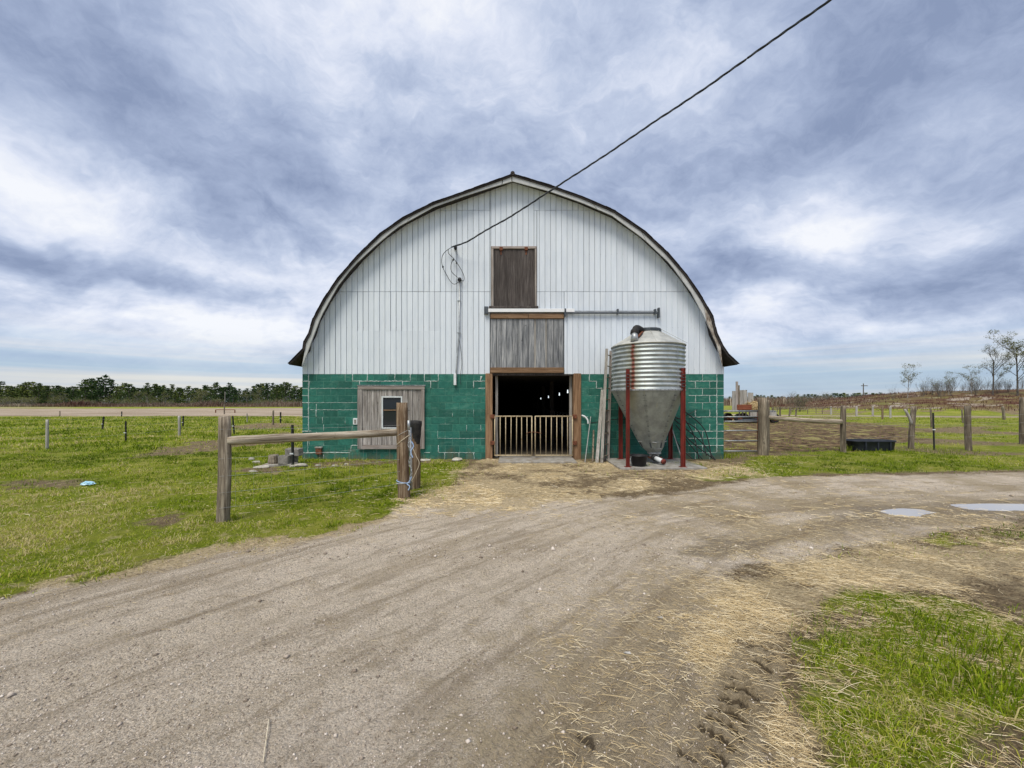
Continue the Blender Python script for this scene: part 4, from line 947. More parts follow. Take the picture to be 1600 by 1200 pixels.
def lean(name, a, b_, w_, t_, m, label, cat):
    a, b_ = Vector(a), Vector(b_); t = (b_ - a).normalized(); q = Vector((1, 0, 0)); q = (q - t * q.dot(t)).normalized(); u = t.cross(q); mb = MB(); vs = []
    for e_ in (Vector((0, 0, 0)), b_ - a):
        for (i_, j_) in ((-1, -1), (1, -1), (1, 1), (-1, 1)): vs.append(e_ + q * w_ / 2 * i_ + u * t_ / 2 * j_)
    mb.add(vs, [(0, 3, 2, 1), (4, 5, 6, 7), (0, 1, 5, 4), (1, 2, 6, 5), (2, 3, 7, 6), (3, 0, 4, 7)])
    o = mb.build(name, m, bevel=.003); o.location = a; return T(o, label, cat)
lean('leaning_board', (X(932.5, 10.4), 10.4, 0), P(941.5, 609, 11.0), .085, .03, M['whitewood'], 'weathered white board leaning on the green wall left of the ladder', 'board')
lean('leaning_board', (X(945, 10.75), 10.75, 0), P(948, 640, 11.04), .05, .03, M['darkplank'], 'dark narrow board standing behind the foot of the ladder', 'board')
lean('wooden_stake', (X(926, 10.6), 10.6, 0), P(927.5, 672, 11.04), .04, .03, M['post'], 'short wooden stake leaning between thin rod and white board', 'stake')
o = MB().tube([(X(914, 10.5), 10.5, 0), P(923, 651, 11.05)], .012, 7).build('leaning_rod', M['wire']); T(o, 'thin pale rod leaning on the wall just right of the doorway', 'rod')
pp = empty('hose_bundle', (X(1085, 10.9), 10.9, 0), 'loose black pipes leaning on the wall behind the right bin leg', 'pipes'); po = pp.location.copy()
for (a, b_, c_, d_, e_, f_) in ((1052, 650, 1090, 672, 1104, 712), (1053, 655, 1095, 690, 1118, 721), (1056, 664, 1080, 690, 1116, 718), (1060, 668, 1076, 692, 1098, 718), (1066, 640, 1100, 670, 1112, 716), (1048, 672, 1064, 700, 1082, 717), (1070, 655, 1084, 680, 1092, 717)):
    pts = smooth_path([P(a, b_, 11.02), P(c_, d_, 10.98), (X(e_, 10.75), 10.75, max(.02, Z(f_, 10.75)))], 8)
    MB().tube([p - po for p in pts], .014, 6).build('pipe', M['black'], pp, smooth=True)
o = MB().tube([P(1047, 661, 11.04), (X(1066, 10.7), 10.7, .02)], .014, 7).build('leaning_rod', M['wire']); T(o, 'thin pale rod leaning on the wall behind the bin hopper', 'rod')
# loops of service cable on gable
sc = empty('service_cable', P(759.3, 360, FY - .18), 'black twisted overhead power cable running from the gable to the upper right', 'cable'); so_ = sc.location.copy()
A = Vector(P(712, 384.5, FY - .2)); Bp = Vector(P(1297, 0, 6.2))
key = [P(706, 386, FY - .16), P(731, 377, 10.75), P(759, 360, 10.55), P(800, 337, 10.2), P(870, 291.5, 9.6), P(945, 243, 9.0), P(1020, 192, 8.4), P(1100, 139, 7.75), P(1200, 68, 7.0), P(1297, 0, 6.2), P(1400, -78, 5.4)]
kp = [Vector(p) for p in key]; v_ = kp[-1] - kp[-3]; kp += [kp[-1] + v_ * 1.5 + Vector((0, 0, .25)), kp[-1] + v_ * 4 + Vector((0, 0, 1.6))]
path = smooth_path(kp, 26)
for k in range(3):
    pts = []
    L = 0
    for i, p in enumerate(path):
        if i: L += (p - path[i - 1]).length
        t = (path[min(i + 1, len(path) - 1)] - path[max(i - 1, 0)]).normalized(); u = t.orthogonal().normalized(); q = t.cross(u); a = L * 9.0 + k * 2.094
        rr = .0115; pts.append(p - so_ + u * math.cos(a) * rr + q * math.sin(a) * rr)
    MB().tube(pts, (.0115, .0115, .008)[k], 6).build('strand', M['cable'], sc, smooth=True)
for L_ in ([(706, 386), (695, 394), (690.5, 403), (691, 415), (697.5, 429), (704.5, 440.5), (710, 444), (716, 441), (718, 437)], [(700.4, 389), (701, 396), (708, 403), (714, 411), (721, 422), (725, 432), (724, 439), (719, 436)], [(708, 405), (704.5, 415), (706, 425), (715, 433.5)]):
    MB().tube([p - so_ for p in smooth_path([P(a, b_, FY - .1) for a, b_ in L_], 6)], .0085, 6).build('loop_wire', M['cable'], sc, smooth=True)
for a, b_ in ((692, 417), (708, 406), (713.5, 411)): 
    p = Vector(P(a, b_, FY - .1)) - so_; MB().lathe([(.001, -.03), (.022, -.025), (.022, .025), (.001, .03)], sides=8).build('splice', M['cable'], sc, loc=p)

# ================================================================== FENCES
def log_mesh(a, b_, r0, r1, m, sides=16, rings=12, wob=.03, top_bevel=True):
    a, b_ = Vector(a), Vector(b_); mb = MB(); t = (b_ - a); L = t.length; t /= L; u = t.orthogonal().normalized(); q = t.cross(u)
    ph = [rnd.uniform(0, 6.28) for _ in range(4)]; amp = [rnd.uniform(.02, .07) for _ in range(4)]; base = []
    bx = rnd.uniform(-wob, wob); by = rnd.uniform(-wob, wob)
    for i in range(rings + 1):
        s = i / rings; c = a + t * L * s + (u * bx + q * by) * math.sin(s * math.pi) ; r = r0 + (r1 - r0) * s
        if top_bevel and (i == rings or i == 0): r *= .93
        for k in range(sides):
            an = 2 * math.pi * k / sides
            f = 1 + amp[0] * math.sin(2 * an + ph[0]) + amp[1] * .6 * math.sin(3 * an + ph[1] + s * 2) + amp[2] * .35 * math.sin(5 * an + ph[2] + s * 5) + rnd.uniform(-.02, .02)
            zz = (rnd.uniform(-.012, .012) if i in (0, rings) else 0)
            mb.v.append(tuple(c + (u * math.cos(an) + q * math.sin(an)) * r * f + t * zz))
    for i in range(rings):
        for k in range(sides):
            k2 = (k + 1) % sides; aa = i * sides; mb.f.append((aa + k, aa + k2, aa + sides + k2, aa + sides + k))
    mb.f.append(tuple(range(sides))[::-1]); n0 = rings * sides
    ci = len(mb.v); mb.v.append(tuple(b_ + t * .008))
    for k in range(sides): mb.f.append((n0 + k, n0 + (k + 1) % sides, ci))
    return mb
def post(px_b, py_b, px_t, py_t, wpx, m, label, name='fence_post', cat='fence post', group=None, sides=16, taper=.95, depth=None):
    Y = depth or GY(py_b); xb = X(px_b, Y); zb_ = g0(xb, Y); xt = X(px_t, Y) - xb; zt = Z(py_t, Y); r = wpx * Y / F / 2 * math.cos(math.atan((px_b - CX) / F)) ** .9
    mb = log_mesh((0, 0, -.3 ), (xt, 0, zt - zb_), r * 1.05, r * taper, m, sides, 14, r * .18)
    o = mb.build(name, m, smooth=False); o.location = (xb, Y, zb_)
    me = o.data; me.polygons.foreach_set('use_smooth', [len(p.vertices) == 4 for p in me.polygons])
    return T(o, label, cat, group)
GRP = 'wooden fence posts around the pastures'
post(347, 815, 351, 651, 21, M['post'], 'tall grey round post at left end of the near log rail', group=GRP)
post(632.5, 778, 628, 630, 19.5, M['postbrown'], 'brown split-topped gate post at right end of near log rail', group=GRP)
pc = empty('fence_post', (X(648, 7.35), 7.35, 0), 'dark brown post wrapped in black rubber behind the gate post', 'fence post', GRP)
log_mesh((0, 0, -.3), (0, 0, 1.16), .09, .085, None).build('post', M['postbrown'], pc, smooth=True)
mb = MB(); 
prof = []
for i in range(9): mb2 = None
mb = log_mesh((.02, -.005, .78), (.025, -.005, 1.25), .075, .112, None, 16, 8, .0); mb.build('rubber_sleeve', M['rubber'], pc, smooth=True)
# rail between A and B
Ya, Yb = 5.3, 6.61
a = Vector((X(360, Ya) - .04, Ya, Z(688.5, Ya))); b_ = Vector((X(621, Yb) + .03, Yb, Z(675.5, Yb)))
o = empty('log_rail', tuple(a), 'peeled round log rail between the two near posts', 'fence rail')
dv = b_ - a; o.rotation_euler = (0, 0, math.atan2(dv.y, dv.x))
lm = log_mesh((0, 0, 0), (math.hypot(dv.x, dv.y), 0, dv.z), .062, .058, None, 16, 20, .012).build('log', M['rail'], o, smooth=True)
# wire strands between A and B and onwards to the left
ws_ = empty('wire_fence', (X(347, Ya), Ya, 0), 'thin wire strands strung under the near log rail', 'wire fence'); wo_ = ws_.location.copy()
def strand(pts, parent, org, r=.0021, name='wire', m=None, sag=.0):
    P_ = []
    for i in range(len(pts) - 1):
        a, b_ = Vector(pts[i]), Vector(pts[i + 1])
        for j in range(8): t = j / 8; P_.append(a.lerp(b_, t) - Vector((0, 0, sag * 4 * t * (1 - t))) - org)
    P_.append(Vector(pts[-1]) - org); MB().tube(P_, r, 4).build(name, m or M['wire'], parent)
for hA, hB in ((1.24, 1.22), (.85, .88), (.62, .66), (.40, .46), (.20, .26)):
    strand([(X(347, Ya) + .02, Ya - .08, hA), (X(628, Yb), Yb - .1, hB)], ws_, wo_, sag=.015)
for f in np.arange(.08, 1, .085):
    a_ = Vector((X(347, Ya), Ya - .08, .2)).lerp(Vector((X(628, Yb), Yb - .1, .26)), f); strand([a_, a_ + Vector((0, 0, .62))], ws_, wo_, .0009)
# chain, clip, twine on the gate post
ch = empty('gate_chain', (X(640, 6.5), 6.5, 0), 'grey latch pipe and chain hanging on right side of the brown gate post', 'chain'); c0 = ch.location.copy()
def q3(a_, b2, Y=6.5): return Vector(P(a_, b2, Y)) - c0
MB().tube([q3(638.5, 657), q3(639, 672)], .022, 10).build('latch_pipe', M['steel'], ch, smooth=True)
MB().tube([q3(641, 668, 6.6), q3(643, 765, 6.6)], .02, 8).build('gate_stile', M['steel'], ch, smooth=True)
for j in range(26):
    p = q3(639 + math.sin(j * .7) * 1.6 + j * .12, 674 + j * 3.1, 6.47); mb = MB(); ring = []
    for k in range(9): an = 2 * math.pi * k / 8; ring.append((p.x + (.011 * math.cos(an) if j % 2 else 0), p.y + (0 if j % 2 else .011 * math.cos(an)), p.z + .021 * math.sin(an)))
    mb.tube(ring, .0055, 5); mb.build('chain_link', M['steel'], ch, smooth=True)
tw = empty('twine', (X(632, 6.5), 6.5, .3), 'blue and tan baler twine tied around brown gate post', 'twine'); c1 = tw.location.copy()
def loop(pyc, tilt, m, r=.006, rr=.115, x0=631, thick=1):
    pts = []
    for k in range(25):
        an = 2 * math.pi * k / 24; pts.append(Vector((X(x0, 6.61) + rr * math.cos(an), 6.61 + rr * math.sin(an), Z(pyc, 6.61) + tilt * math.cos(an) * 1.0)) - c1)
    MB().tube(pts, r, 5).build('twine_loop', m, tw, smooth=True)
loop(687, .09, M['rope']); loop(676, .06, M['wire'], .004); loop(752, -.02, M['twine'], .008); loop(753.5, .01, M['whitepvc'], .005)
def q4(a_, b2, Y=6.46): return Vector(P(a_, b2, Y)) - c1
MB().tube(smooth_path([q4(643, 745), q4(640, 752), q4(636, 756), q4(640, 760), q4(638, 766)]), .009, 6).build('twine_end', M['twine'], tw, smooth=True)
MB().tube(smooth_path([q4(645, 700), q4(650, 712), q4(655, 724), q4(650, 738), q4(643, 752)]), .005, 5).build('twine_end', M['rope'], tw, smooth=True)
MB().tube(smooth_path([q4(643, 690), q4(646, 697), q4(642, 706), q4(645, 715)]), .010, 6).build('twine_end', M['twine'], tw, smooth=True)
# left pasture posts
TG = 'thin steel fence stakes in the left pasture'
lp = [(74, 702, 74, 656, 5.5, 'whitewood', 'grey wooden post farthest left in the pasture'), (280, 681, 280, 650, 4.5, 'whitewood', 'grey wooden post left of near round post'), (427, 664, 427, 641, 3.2, 'post', 'small grey post close to the left barn corner'), (93, 650, 93.5, 642, 2.2, 'post', 'tiny dark post at the far edge of left field'), (386, 660, 386, 646, 2, 'whitewood', 'small pale post right of the near round post')]
for a in lp: post(a[0], a[1], a[2], a[3], a[4], M[a[5]], a[6], group=GRP, sides=10)
def stake(px_b, py_b, px_t, py_t, label, group=TG, w_=1.6, ins=None):
    Y = GY(py_b); xb = X(px_b, Y); z0_ = g0(xb, Y); h = Z(py_t, Y) - z0_; xt = X(px_t, Y) - xb; r = max(.012, w_ * Y / F / 2)
    e_ = empty('steel_stake', (xb, Y, z0_), label, 'fence stake', group)
    mb = MB(); mb.tube([(0, 0, -.2), (xt, 0, h)], r, 4); mb.tube([(r, r, -.2), (xt + r, r, h)], r * .5, 4); mb.build('stake', M['tpost'], e_)
    for f in (ins or (.45,)): MB().box(-.05 + xt * f, .03 + xt * f, -.03, .0, h * f - .015, h * f + .015).build('insulator', M['whitepvc'], e_)
stake(159, 672, 161.5, 651, 'slightly leaning thin dark stake left of centre in left pasture'); stake(196, 692, 196, 658, 'thin dark stake nearest the viewer in the left pasture')
stake(285, 668, 286, 650, 'thin dark stake just right of the grey wooden post'); stake(366, 678, 363, 650, 'thin dark stake just right of the near round post')
stake(438, 662, 438, 644, 'thin dark stake beside the small post near the barn'); stake(457, 729, 456, 664, 'black steel stake in front of the concrete blocks at barn corner', w_=3, ins=(.62, .3)); stake(119.5+70, 651, 190, 643, 'tiny thin stake at the far edge of left pasture', w_=1)
# thin wires of the left pasture fence
lw = empty('wire_fence', (X(74, 13.6), 13.6, 0), 'faint wires strung along the left pasture posts to the barn', 'wire fence'); l0 = lw.location.copy()
for h in (.35, .7, 1.0): strand([(-30, 17, h), (X(74, 13.6), 13.6, h), (X(196, 15.5), 15.5, h * .95), (X(280, 18.7), 18.7, h)], lw, l0, .0025, sag=.03)
for h in (.4, .8): strand([(X(280, 18.7), 18.7, h), (X(365, 20), 20, h), (X(427, 27), 27, h)], lw, l0, .003, sag=.02)
for h in (.3, .6, .9): strand([(X(457, 9.9), 9.9, h), (XL, FY - .03, h)], lw, l0, .0018)
# far metal pen at left
Yp = 58; pen = empty('field_gate', (X(352, Yp), Yp, 0), 'small dark metal field gate at the far edge of left pasture', 'gate'); 
for a in (337, 367): MB().tube([(X(a, Yp) - pen.location[0], 0, -.1), (X(a, Yp) - pen.location[0], 0, Z(640.3, Yp))], .07, 6).build('stile', M['rust'], pen)
for z_ in (.5,): MB().tube([(X(337, Yp) - pen.location[0], 0, Z(640.3, Yp)), (X(367, Yp) - pen.location[0], 0, Z(640.3, Yp))], .06, 6).build('rail', M['rust'], pen)
post(350.5, 647, 350.5, 632, 2, M['post'], 'dark upright post in the middle of the far field gate', group=GRP, sides=8)
# right hand posts
post(1192, 710, 1191.5, 622, 16.5, M['post'], 'thick cracked post right of the tube gate and barn', group=GRP)
post(1318, 706, 1318, 634, 9, M['post'], 'grey post at right end of the second log rail', group=GRP)
fpost = empty('fence_post', (X(1423, 13.7), 13.7, g0(X(1423, 13.7), 13.7)), 'leaning grey post with a forked branch stub', 'fence post', GRP)
log_mesh((0, 0, -.3), (.11, 0, Z(635, 13.7) - fpost.location[2]), .082, .078, None).build('post', M['post'], fpost, smooth=True)
log_mesh((.02, -.02, .82), (-.26, -.05, 1.36), .045, .035, None, 8, 5).build('branch_stub', M['whitewood'], fpost, smooth=True)
post(1514.5, 703, 1512, 634, 11.5, M['post'], 'blotchy grey post between steel stake and picture edge', group=GRP)
post(1599, 695, 1598, 621, 12, M['post'], 'tall dark post at the right edge of the picture', group=GRP)
stake(1460, 703, 1458, 645, 'dark steel stake with white insulator right of the forked post', 'steel stakes of the right fence', 2.2, (.55,))
post(1455.5, 668, 1454, 637, 3, M['post'], 'thin grey post behind the dark steel stake', group=GRP, sides=8); post(1505, 661, 1503, 639, 3, M['post'], 'thin dark post behind the blotchy grey post', group=GRP, sides=8)
post(1569, 656, 1567, 635, 5, M['post'], 'short grey post beside the far dirt track', group=GRP, sides=8); post(1201, 700, 1201, 625, 3.2, M['post'], 'slim post hidden just behind the thick cracked post', group=GRP, sides=8, depth=13.2)
for a, b2, c2, mm, lb_ in ((1364, 650, 635, 'whitewood', 'pale far post left of the reddish far post'), (1391.5, 653, 635, 'whitewood', 'pale far post right of the reddish far post'), (1379, 655, 634, 'postbrown', 'reddish far post between two pale far posts'), (1298.5, 648, 635, 'whitewood', 'pale far post behind the second log rail'), (1338.5, 650, 635, 'whitewood', 'pale far post just right of the rail end post'), (1417, 650, 637, 'post', 'dark far post left of the forked post')):
    post(a, b2, a, c2, 3.4, M[mm], lb_, group=GRP, sides=8)
far_g = 'thin dark stakes across the far right pasture'
for a in (1215, 1236, 1250, 1262, 1275, 1285, 1309, 1325, 1352, 1373): post(a, 645 + rnd.uniform(-1, 3), a, 636, 1.3, M['post'], 'one of the thin dark stakes across the far right pasture', 'fence_stake', 'fence stake', far_g, 6)
rf = empty('rail_fence', (X(1205, 45), 45, 0), 'dark far rail fence behind the second log rail', 'fence'); 
for (a, b2, c2) in ((1205, 1232, 639), (1233, 1262, 640), (1205, 1300, 636.5)):
    MB().tube([(X(a, 45) - rf.location[0], 0, Z(c2, 45)), (X(b2, 45) - rf.location[0], 0, Z(c2, 45))], .05, 6).build('rail', M['post'], rf)
for a in (1208, 1219, 1233, 1243): MB().tube([(X(a, 45) - rf.location[0], 0, -.2), (X(a + rnd.uniform(-2, 2), 45) - rf.location[0], 0, 1.0)], .09, 6).build('post', M['post'], rf)
# second log rail
a = Vector((X(1199, 12.1), 12.1, Z(652, 12.1))); b_ = Vector((X(1314, 12.7), 12.7, Z(659, 12.7))); o = empty('log_rail', tuple(a), 'sagging grey log rail between thick cracked post and grey post', 'fence rail'); dv = b_ - a; o.rotation_euler = (0, 0, math.atan2(dv.y, dv.x))
log_mesh((0, 0, 0), (math.hypot(dv.x, dv.y), 0, dv.z), .06, .085, None, 12, 16, .03).build('log', M['rail'], o, smooth=True)
# wires on the right
rw = empty('wire_fence', (X(1318, 12.7), 12.7, 0), 'thin wires running along the right fence posts', 'wire fence'); r0_ = rw.location.copy()
for h in (.45, .85, 1.15): strand([(X(1318, 12.7), 12.6, h), (X(1424, 13.7), 13.6, h), (X(1459, 13.3), 13.25, h), (X(1514, 13.2), 13.1, h), (X(1598, 14.7), 14.6, h), (30, 17, h)], rw, r0_, .0025, sag=.02)
# tube gate by the barn corner
Yg = 12.2; tg = empty('tube_gate', (X(1158, Yg), Yg, 0), 'grey tube farm gate between barn corner and thick post', 'gate')
for py_ in (642.7, 651.5, 658.5, 673, 689, 705): MB().tube([(X(1121, Yg) - tg.location[0], 0, Z(py_, Yg)), (X(1185, Yg) - tg.location[0], 0, Z(py_ - .3, Yg))], .02, 8).build('bar', M['steel'], tg, smooth=True)
for a in (1121, 1184.5): MB().tube([(X(a, Yg) - tg.location[0], 0, .05), (X(a, Yg) - tg.location[0], 0, Z(642, Yg))], .024, 8).build('stile', M['rust'], tg, smooth=True)
# trough
tr = empty('water_trough', (X(1357, 13.2), 13.2, g0(X(1357, 13.2), 13.2)), 'long dark oval stock trough behind the right fence', 'trough')
prof = [(.93, .02), (.95, .04), (1.0, .30), (1.04, .31), (1.04, .345), (1.0, .345), (.93, .08), (.02, .07)]
mb = MB(); S = 36
for (r, z) in prof:
    for k in range(S):
        a = 2 * math.pi * k / S; ca, sa = math.cos(a), math.sin(a); ex = .74 * r * np.sign(ca) * abs(ca) ** .55; ey = .36 * r * np.sign(sa) * abs(sa) ** .7; mb.v.append((float(ex), float(ey), z))
for i in range(len(prof) - 1):
    for k in range(S): k2 = (k + 1) % S; mb.f.append((i * S + k, i * S + k2, (i + 1) * S + k2, (i + 1) * S + k))
mb.build('trough_shell', M['trough'], tr, smooth=True)
for xx in (-.4, 0, .4): MB().box(xx - .02, xx + .02, -.365, -.335, .03, .3).build('rib', M['trough'], tr)
# hay wagon
Yw = 31.0; hw = empty('hay_wagon', (X(1165, Yw), Yw, 0), 'old flat hay wagon with boards behind tube gate', 'wagon'); wx = hw.location[0]
def wq(px_): return X(px_, Yw) - wx
def wz(py_): return Z(py_, Yw)
MB().box(wq(1141), wq(1200), -1.0, 1.0, wz(643.5), wz(641)).build('deck', M['greyplank'], hw)
MB().box(wq(1160), wq(1200), -1.02, -.95, wz(651), wz(643.6)).build('side_board', M['whitewood'], hw)
MB().box(wq(1139.5), wq(1161.5), -1.1, -1.04, wz(640), wz(632)).build('side_board', M['redboard'], hw, bevel=.01)
for a in (1143, 1148, 1153, 1158): MB().box(wq(a), wq(a + 1.4), -1.03, -.98, wz(651), wz(640.2)).build('stake', M['darkplank'], hw)
MB().box(wq(1144), wq(1195), -.3, .3, wz(655), wz(652)).build('chassis', M['rust'], hw); MB().tube([(wq(1143), -.9, wz(656)), (wq(1195), -.9, wz(653))], .08, 8).build('chassis', M['railsteel'], hw)
for a in (1146, 1171, 1199):
    for s_ in (-.8, .8):
        wh = MB().tube([(0, -.12, 0), (0, .12, 0)], .36, 18).build('wheel', M['rubber'], hw); wh.location = (wq(a), s_, .36)
        MB().tube([(0, -.13, 0), (0, .13, 0)], .18, 12).build('rim', M['rust'], wh)
# boards standing on the wagon
for (a, b2, c2, mm, lab) in ((1142, 1147.5, 611, 'whitewood', 'leftmost pale upright board standing on the wagon'), (1147.5, 1151, 596, 'paletrim_v', 'tallest narrow plank standing upright on the wagon'), (1151.2, 1153.5, 602, 'post', 'second tallest dark narrow plank on the wagon'), (1153.6, 1165, 609.5, 'whitewood', 'wide pale upright panel on the wagon, middle one'), (1166, 1174.5, 613.5, 'whitewood', 'shorter pale upright panel at right on the wagon')):
    mb = MB(); n_ = max(1, round((b2 - a) / 2.4)); e_ = empty('upright_panel', (X(a, Yw), Yw - .2, wz(641) + .0), lab, 'board')
    for j in range(n_):
        w0 = X(a + (b2 - a) * j / n_, Yw) - X(a, Yw); w1 = X(a + (b2 - a) * (j + 1) / n_, Yw) - X(a, Yw) - .012
        MB().box(w0, w1, -.03, .03 + .0, .0, Z(c2 + rnd.uniform(-.3, .3), Yw - .2) - wz(641)).build('plank', M[mm], e_)
# hay heap on wagon : thousands of stalks over a mound (built below with the straw)

# pole far right
pl_ = empty('power_pole', (X(1349, 230), 230, 1.5), 'distant wooden power pole with crossarm above the right hill', 'power pole')
MB().tube([(0, 0, -1), (0, 0, Z(599, 230) - 1.5)], [.28, .22], 8).build('pole', M['bark'], pl_); MB().box(-1.3, 2.4, -.12, .12, Z(603, 230) - 1.6, Z(602.2, 230) - 1.5).build('crossarm', M['bark'], pl_)
pl2_ = empty('power_pole', (X(1181.5, 200), 200, 0), 'tiny distant power pole right of the hay wagon', 'power pole'); MB().tube([(0, 0, -1), (0, 0, Z(616, 200))], .17, 6).build('pole', M['bark'], pl2_)
pl3_ = empty('power_pole', (X(351.5, 135), 135, 0), 'slim grey pole in the left treeline behind the near round post', 'pole'); MB().tube([(0, 0, -1), (0, 0, Z(612, 135))], .14, 6).build('pole', M['palebark'], pl3_)

# concrete blocks heap at left barn corner
def cblock(x, y, z, sx, sy, sz, rz, m, label, tilt=0, name='concrete_block', cat='concrete block', hollow=False):
    mb = MB()
    if hollow:
        t = .035; mb.box(-sx / 2, sx / 2, -sy / 2, -sy / 2 + t, 0, sz); mb.box(-sx / 2, sx / 2, sy / 2 - t, sy / 2, 0, sz)
        for q in (-sx / 2, -t / 2, sx / 2 - t): mb.box(q, q + t, -sy / 2 + t, sy / 2 - t, 0, sz)
    else: mb.box(-sx / 2, sx / 2, -sy / 2, sy / 2, 0, sz)
    o = mb.build(name, m, bevel=0 if hollow else .012); o.location = (x, y, z); o.rotation_euler = (R(tilt), 0, R(rz)); return T(o, label, cat)
Yc = 10.0
cblock(X(438, Yc), Yc, -.02, .74, .3, .07, 4, M['concrete'], 'flat pale slab under the concrete blocks at the barn corner', name='stone_slab', cat='slab')
cblock(X(446, Yc), Yc - .05, .05, .22, .2, .2, 10, M['concretedark'], 'grey concrete block in the middle of the corner heap', hollow=True)
cblock(X(460, Yc + .2), Yc + .2, .22, .38, .2, .19, -6, M['concretedark'], 'raised grey concrete block against the left barn corner', tilt=4)
cblock(X(455, Yc + .3), Yc + .3, 0, .3, .2, .21, 15, M['concretedark'], 'dark concrete block at the bottom behind the black stake')
st = empty('wood_stump', (X(427.5, Yc), Yc, .05), 'short grey wood stump standing on the flat slab', 'stump'); log_mesh((0, 0, 0), (0, 0, .22), .13, .125, None, 14, 4, 0).build('stump', M['post'], st, smooth=False)
# loose stones
def stone(x, y, r, flat, label, m=None):
    bm = bmesh.new(); bmesh.ops.create_icosphere(bm, subdivisions=2, radius=1)
    for v in bm.verts: 
        k = 1 + rnd.uniform(-.16, .16); v.co = Vector((v.co.x * r * k * 1.3, v.co.y * r * k, v.co.z * r * flat * k))
    me = bpy.data.meshes.new('stone'); bm.to_mesh(me); bm.free(); me.materials.append(m or M['stone']); o = link('stone', me, None, (x, y, g0(x, y) + r * flat * .35), (0, 0, rnd.uniform(0, 6)))
    return T(o, label, 'stone')
for (a, b2, r, f, lab) in ((393, 717, .07, .7, 'small yellowish stone left of the concrete heap'), (400, 722, .10, .3, 'flat pale stone left of the concrete heap'), (410, 731, .14, .3, 'broad flat pale stone in grass before the corner heap'), (395, 737, .07, .4, 'small pale stone nearest the viewer near the corner heap'), (470, 729, .13, .35, 'flat white stone at the left barn corner'), (458, 730, .07, .5, 'small stone right of the black steel stake'), (497, 728, .06, .5, 'small white stone under the vent box'), (523, 727, .07, .5, 'small white stone at the wall left of the boarded window'), (541, 726, .05, .5, 'tiny white stone below the boarded window'), (714, 719.5, .12, .5, 'large pale stone at the wall left of the doorway'), (663, 720, .13, .3, 'flat pale stone at the wall behind the gate post')):
    Y = min(GY(b2), FY - .12); stone(X(a, Y), Y, r, f, lab)
# litter
mb = MB(); 
bm = bmesh.new(); bmesh.ops.create_icosphere(bm, subdivisions=3, radius=1)
for v in bm.verts:
    k = 1 + rnd.uniform(-.3, .35); v.co = Vector((v.co.x * .11 * k, v.co.y * .07 * k, max(-.01, v.co.z * .045 * k)))
me = bpy.data.meshes.new('litter'); bm.to_mesh(me); bm.free(); me.materials.append(M['bluebag']); yl = GY(758); o = link('plastic_bag', me, None, (X(138, yl), yl, g0(X(138, yl), yl) + .02)); T(o, 'crumpled light blue plastic bag lying in the left grass', 'plastic bag')
for (a, b2, w_, lab) in ((980, 1020, .05, 'small white chip lying on the dark mud right of centre'), (1031, 964, .045, 'small pale leaf on the mud below the straw edge')):
    Y = GY(b2); mb = MB(); mb.add([(-w_ / 2, 0, 0), (-w_ / 4, -w_ / 5, .006), (w_ / 2, -w_ / 8, .004), (w_ / 3, w_ / 5, .01), (-w_ / 4, w_ / 4, .004), (0, 0, -.004)], [(0, 1, 2, 3, 4), (0, 5, 1), (1, 5, 2), (2, 5, 3), (3, 5, 4), (4, 5, 0)]); o = mb.build('wood_chip', M['whitewood']); o.location = (X(a, Y), Y, g0(X(a, Y), Y) + .012); o.rotation_euler[2] = -.3; T(o, lab, 'wood chip')
Y = GY(1150); o = MB().tube(smooth_path([(X(420, GY(1130)), GY(1130), .02), (X(418, Y), Y, .03), (X(411, GY(1198)), GY(1198), .02)]), .003, 5).build('straw_stalk', M['rope']); T(o, 'single long pale stalk lying on the gravel at bottom left', 'stalk')

# ================================================================== TREES
def np_mesh(name, V, Fc, m, v=None, smooth=False):
    me = bpy.data.meshes.new(name); V = np.asarray(V, np.float32); Fc = np.asarray(Fc, np.int32); me.vertices.add(len(V)); me.vertices.foreach_set('co', V.ravel())
    k = Fc.shape[1]; me.loops.add(Fc.size); me.loops.foreach_set('vertex_index', Fc.ravel()); me.polygons.add(len(Fc)); me.polygons.foreach_set('loop_start', (np.arange(len(Fc)) * k).astype(np.int32))
    if smooth: me.polygons.foreach_set('use_smooth', np.ones(len(Fc), bool))
    me.update(calc_edges=True)
    if v is not None: a = me.attributes.new('v', 'FLOAT', 'POINT'); a.data.foreach_set('value', np.asarray(v, np.float32))
    me.materials.append(m); return me
def tris_cloud(C_, size, v, flat=.6):       # one triangle pair per clump centre
    n = len(C_); d1 = rs.randn(n, 3); d1[:, 2] *= flat; d1 /= np.linalg.norm(d1, axis=1)[:, None]; d2 = rs.randn(n, 3); d2[:, 2] *= flat; d2 -= d1 * (d1 * d2).sum(1)[:, None]; d2 /= np.linalg.norm(d2, axis=1)[:, None]
    s = (size * rs.uniform(.6, 1.3, n))[:, None]; V = np.stack([C_ - d1 * s, C_ + d2 * s * .5, C_ + d1 * s, C_ - d2 * s * .4 + d1 * s * .2], 1).reshape(-1, 3)
    return V, np.arange(4 * n).reshape(-1, 4), np.repeat(v, 4)
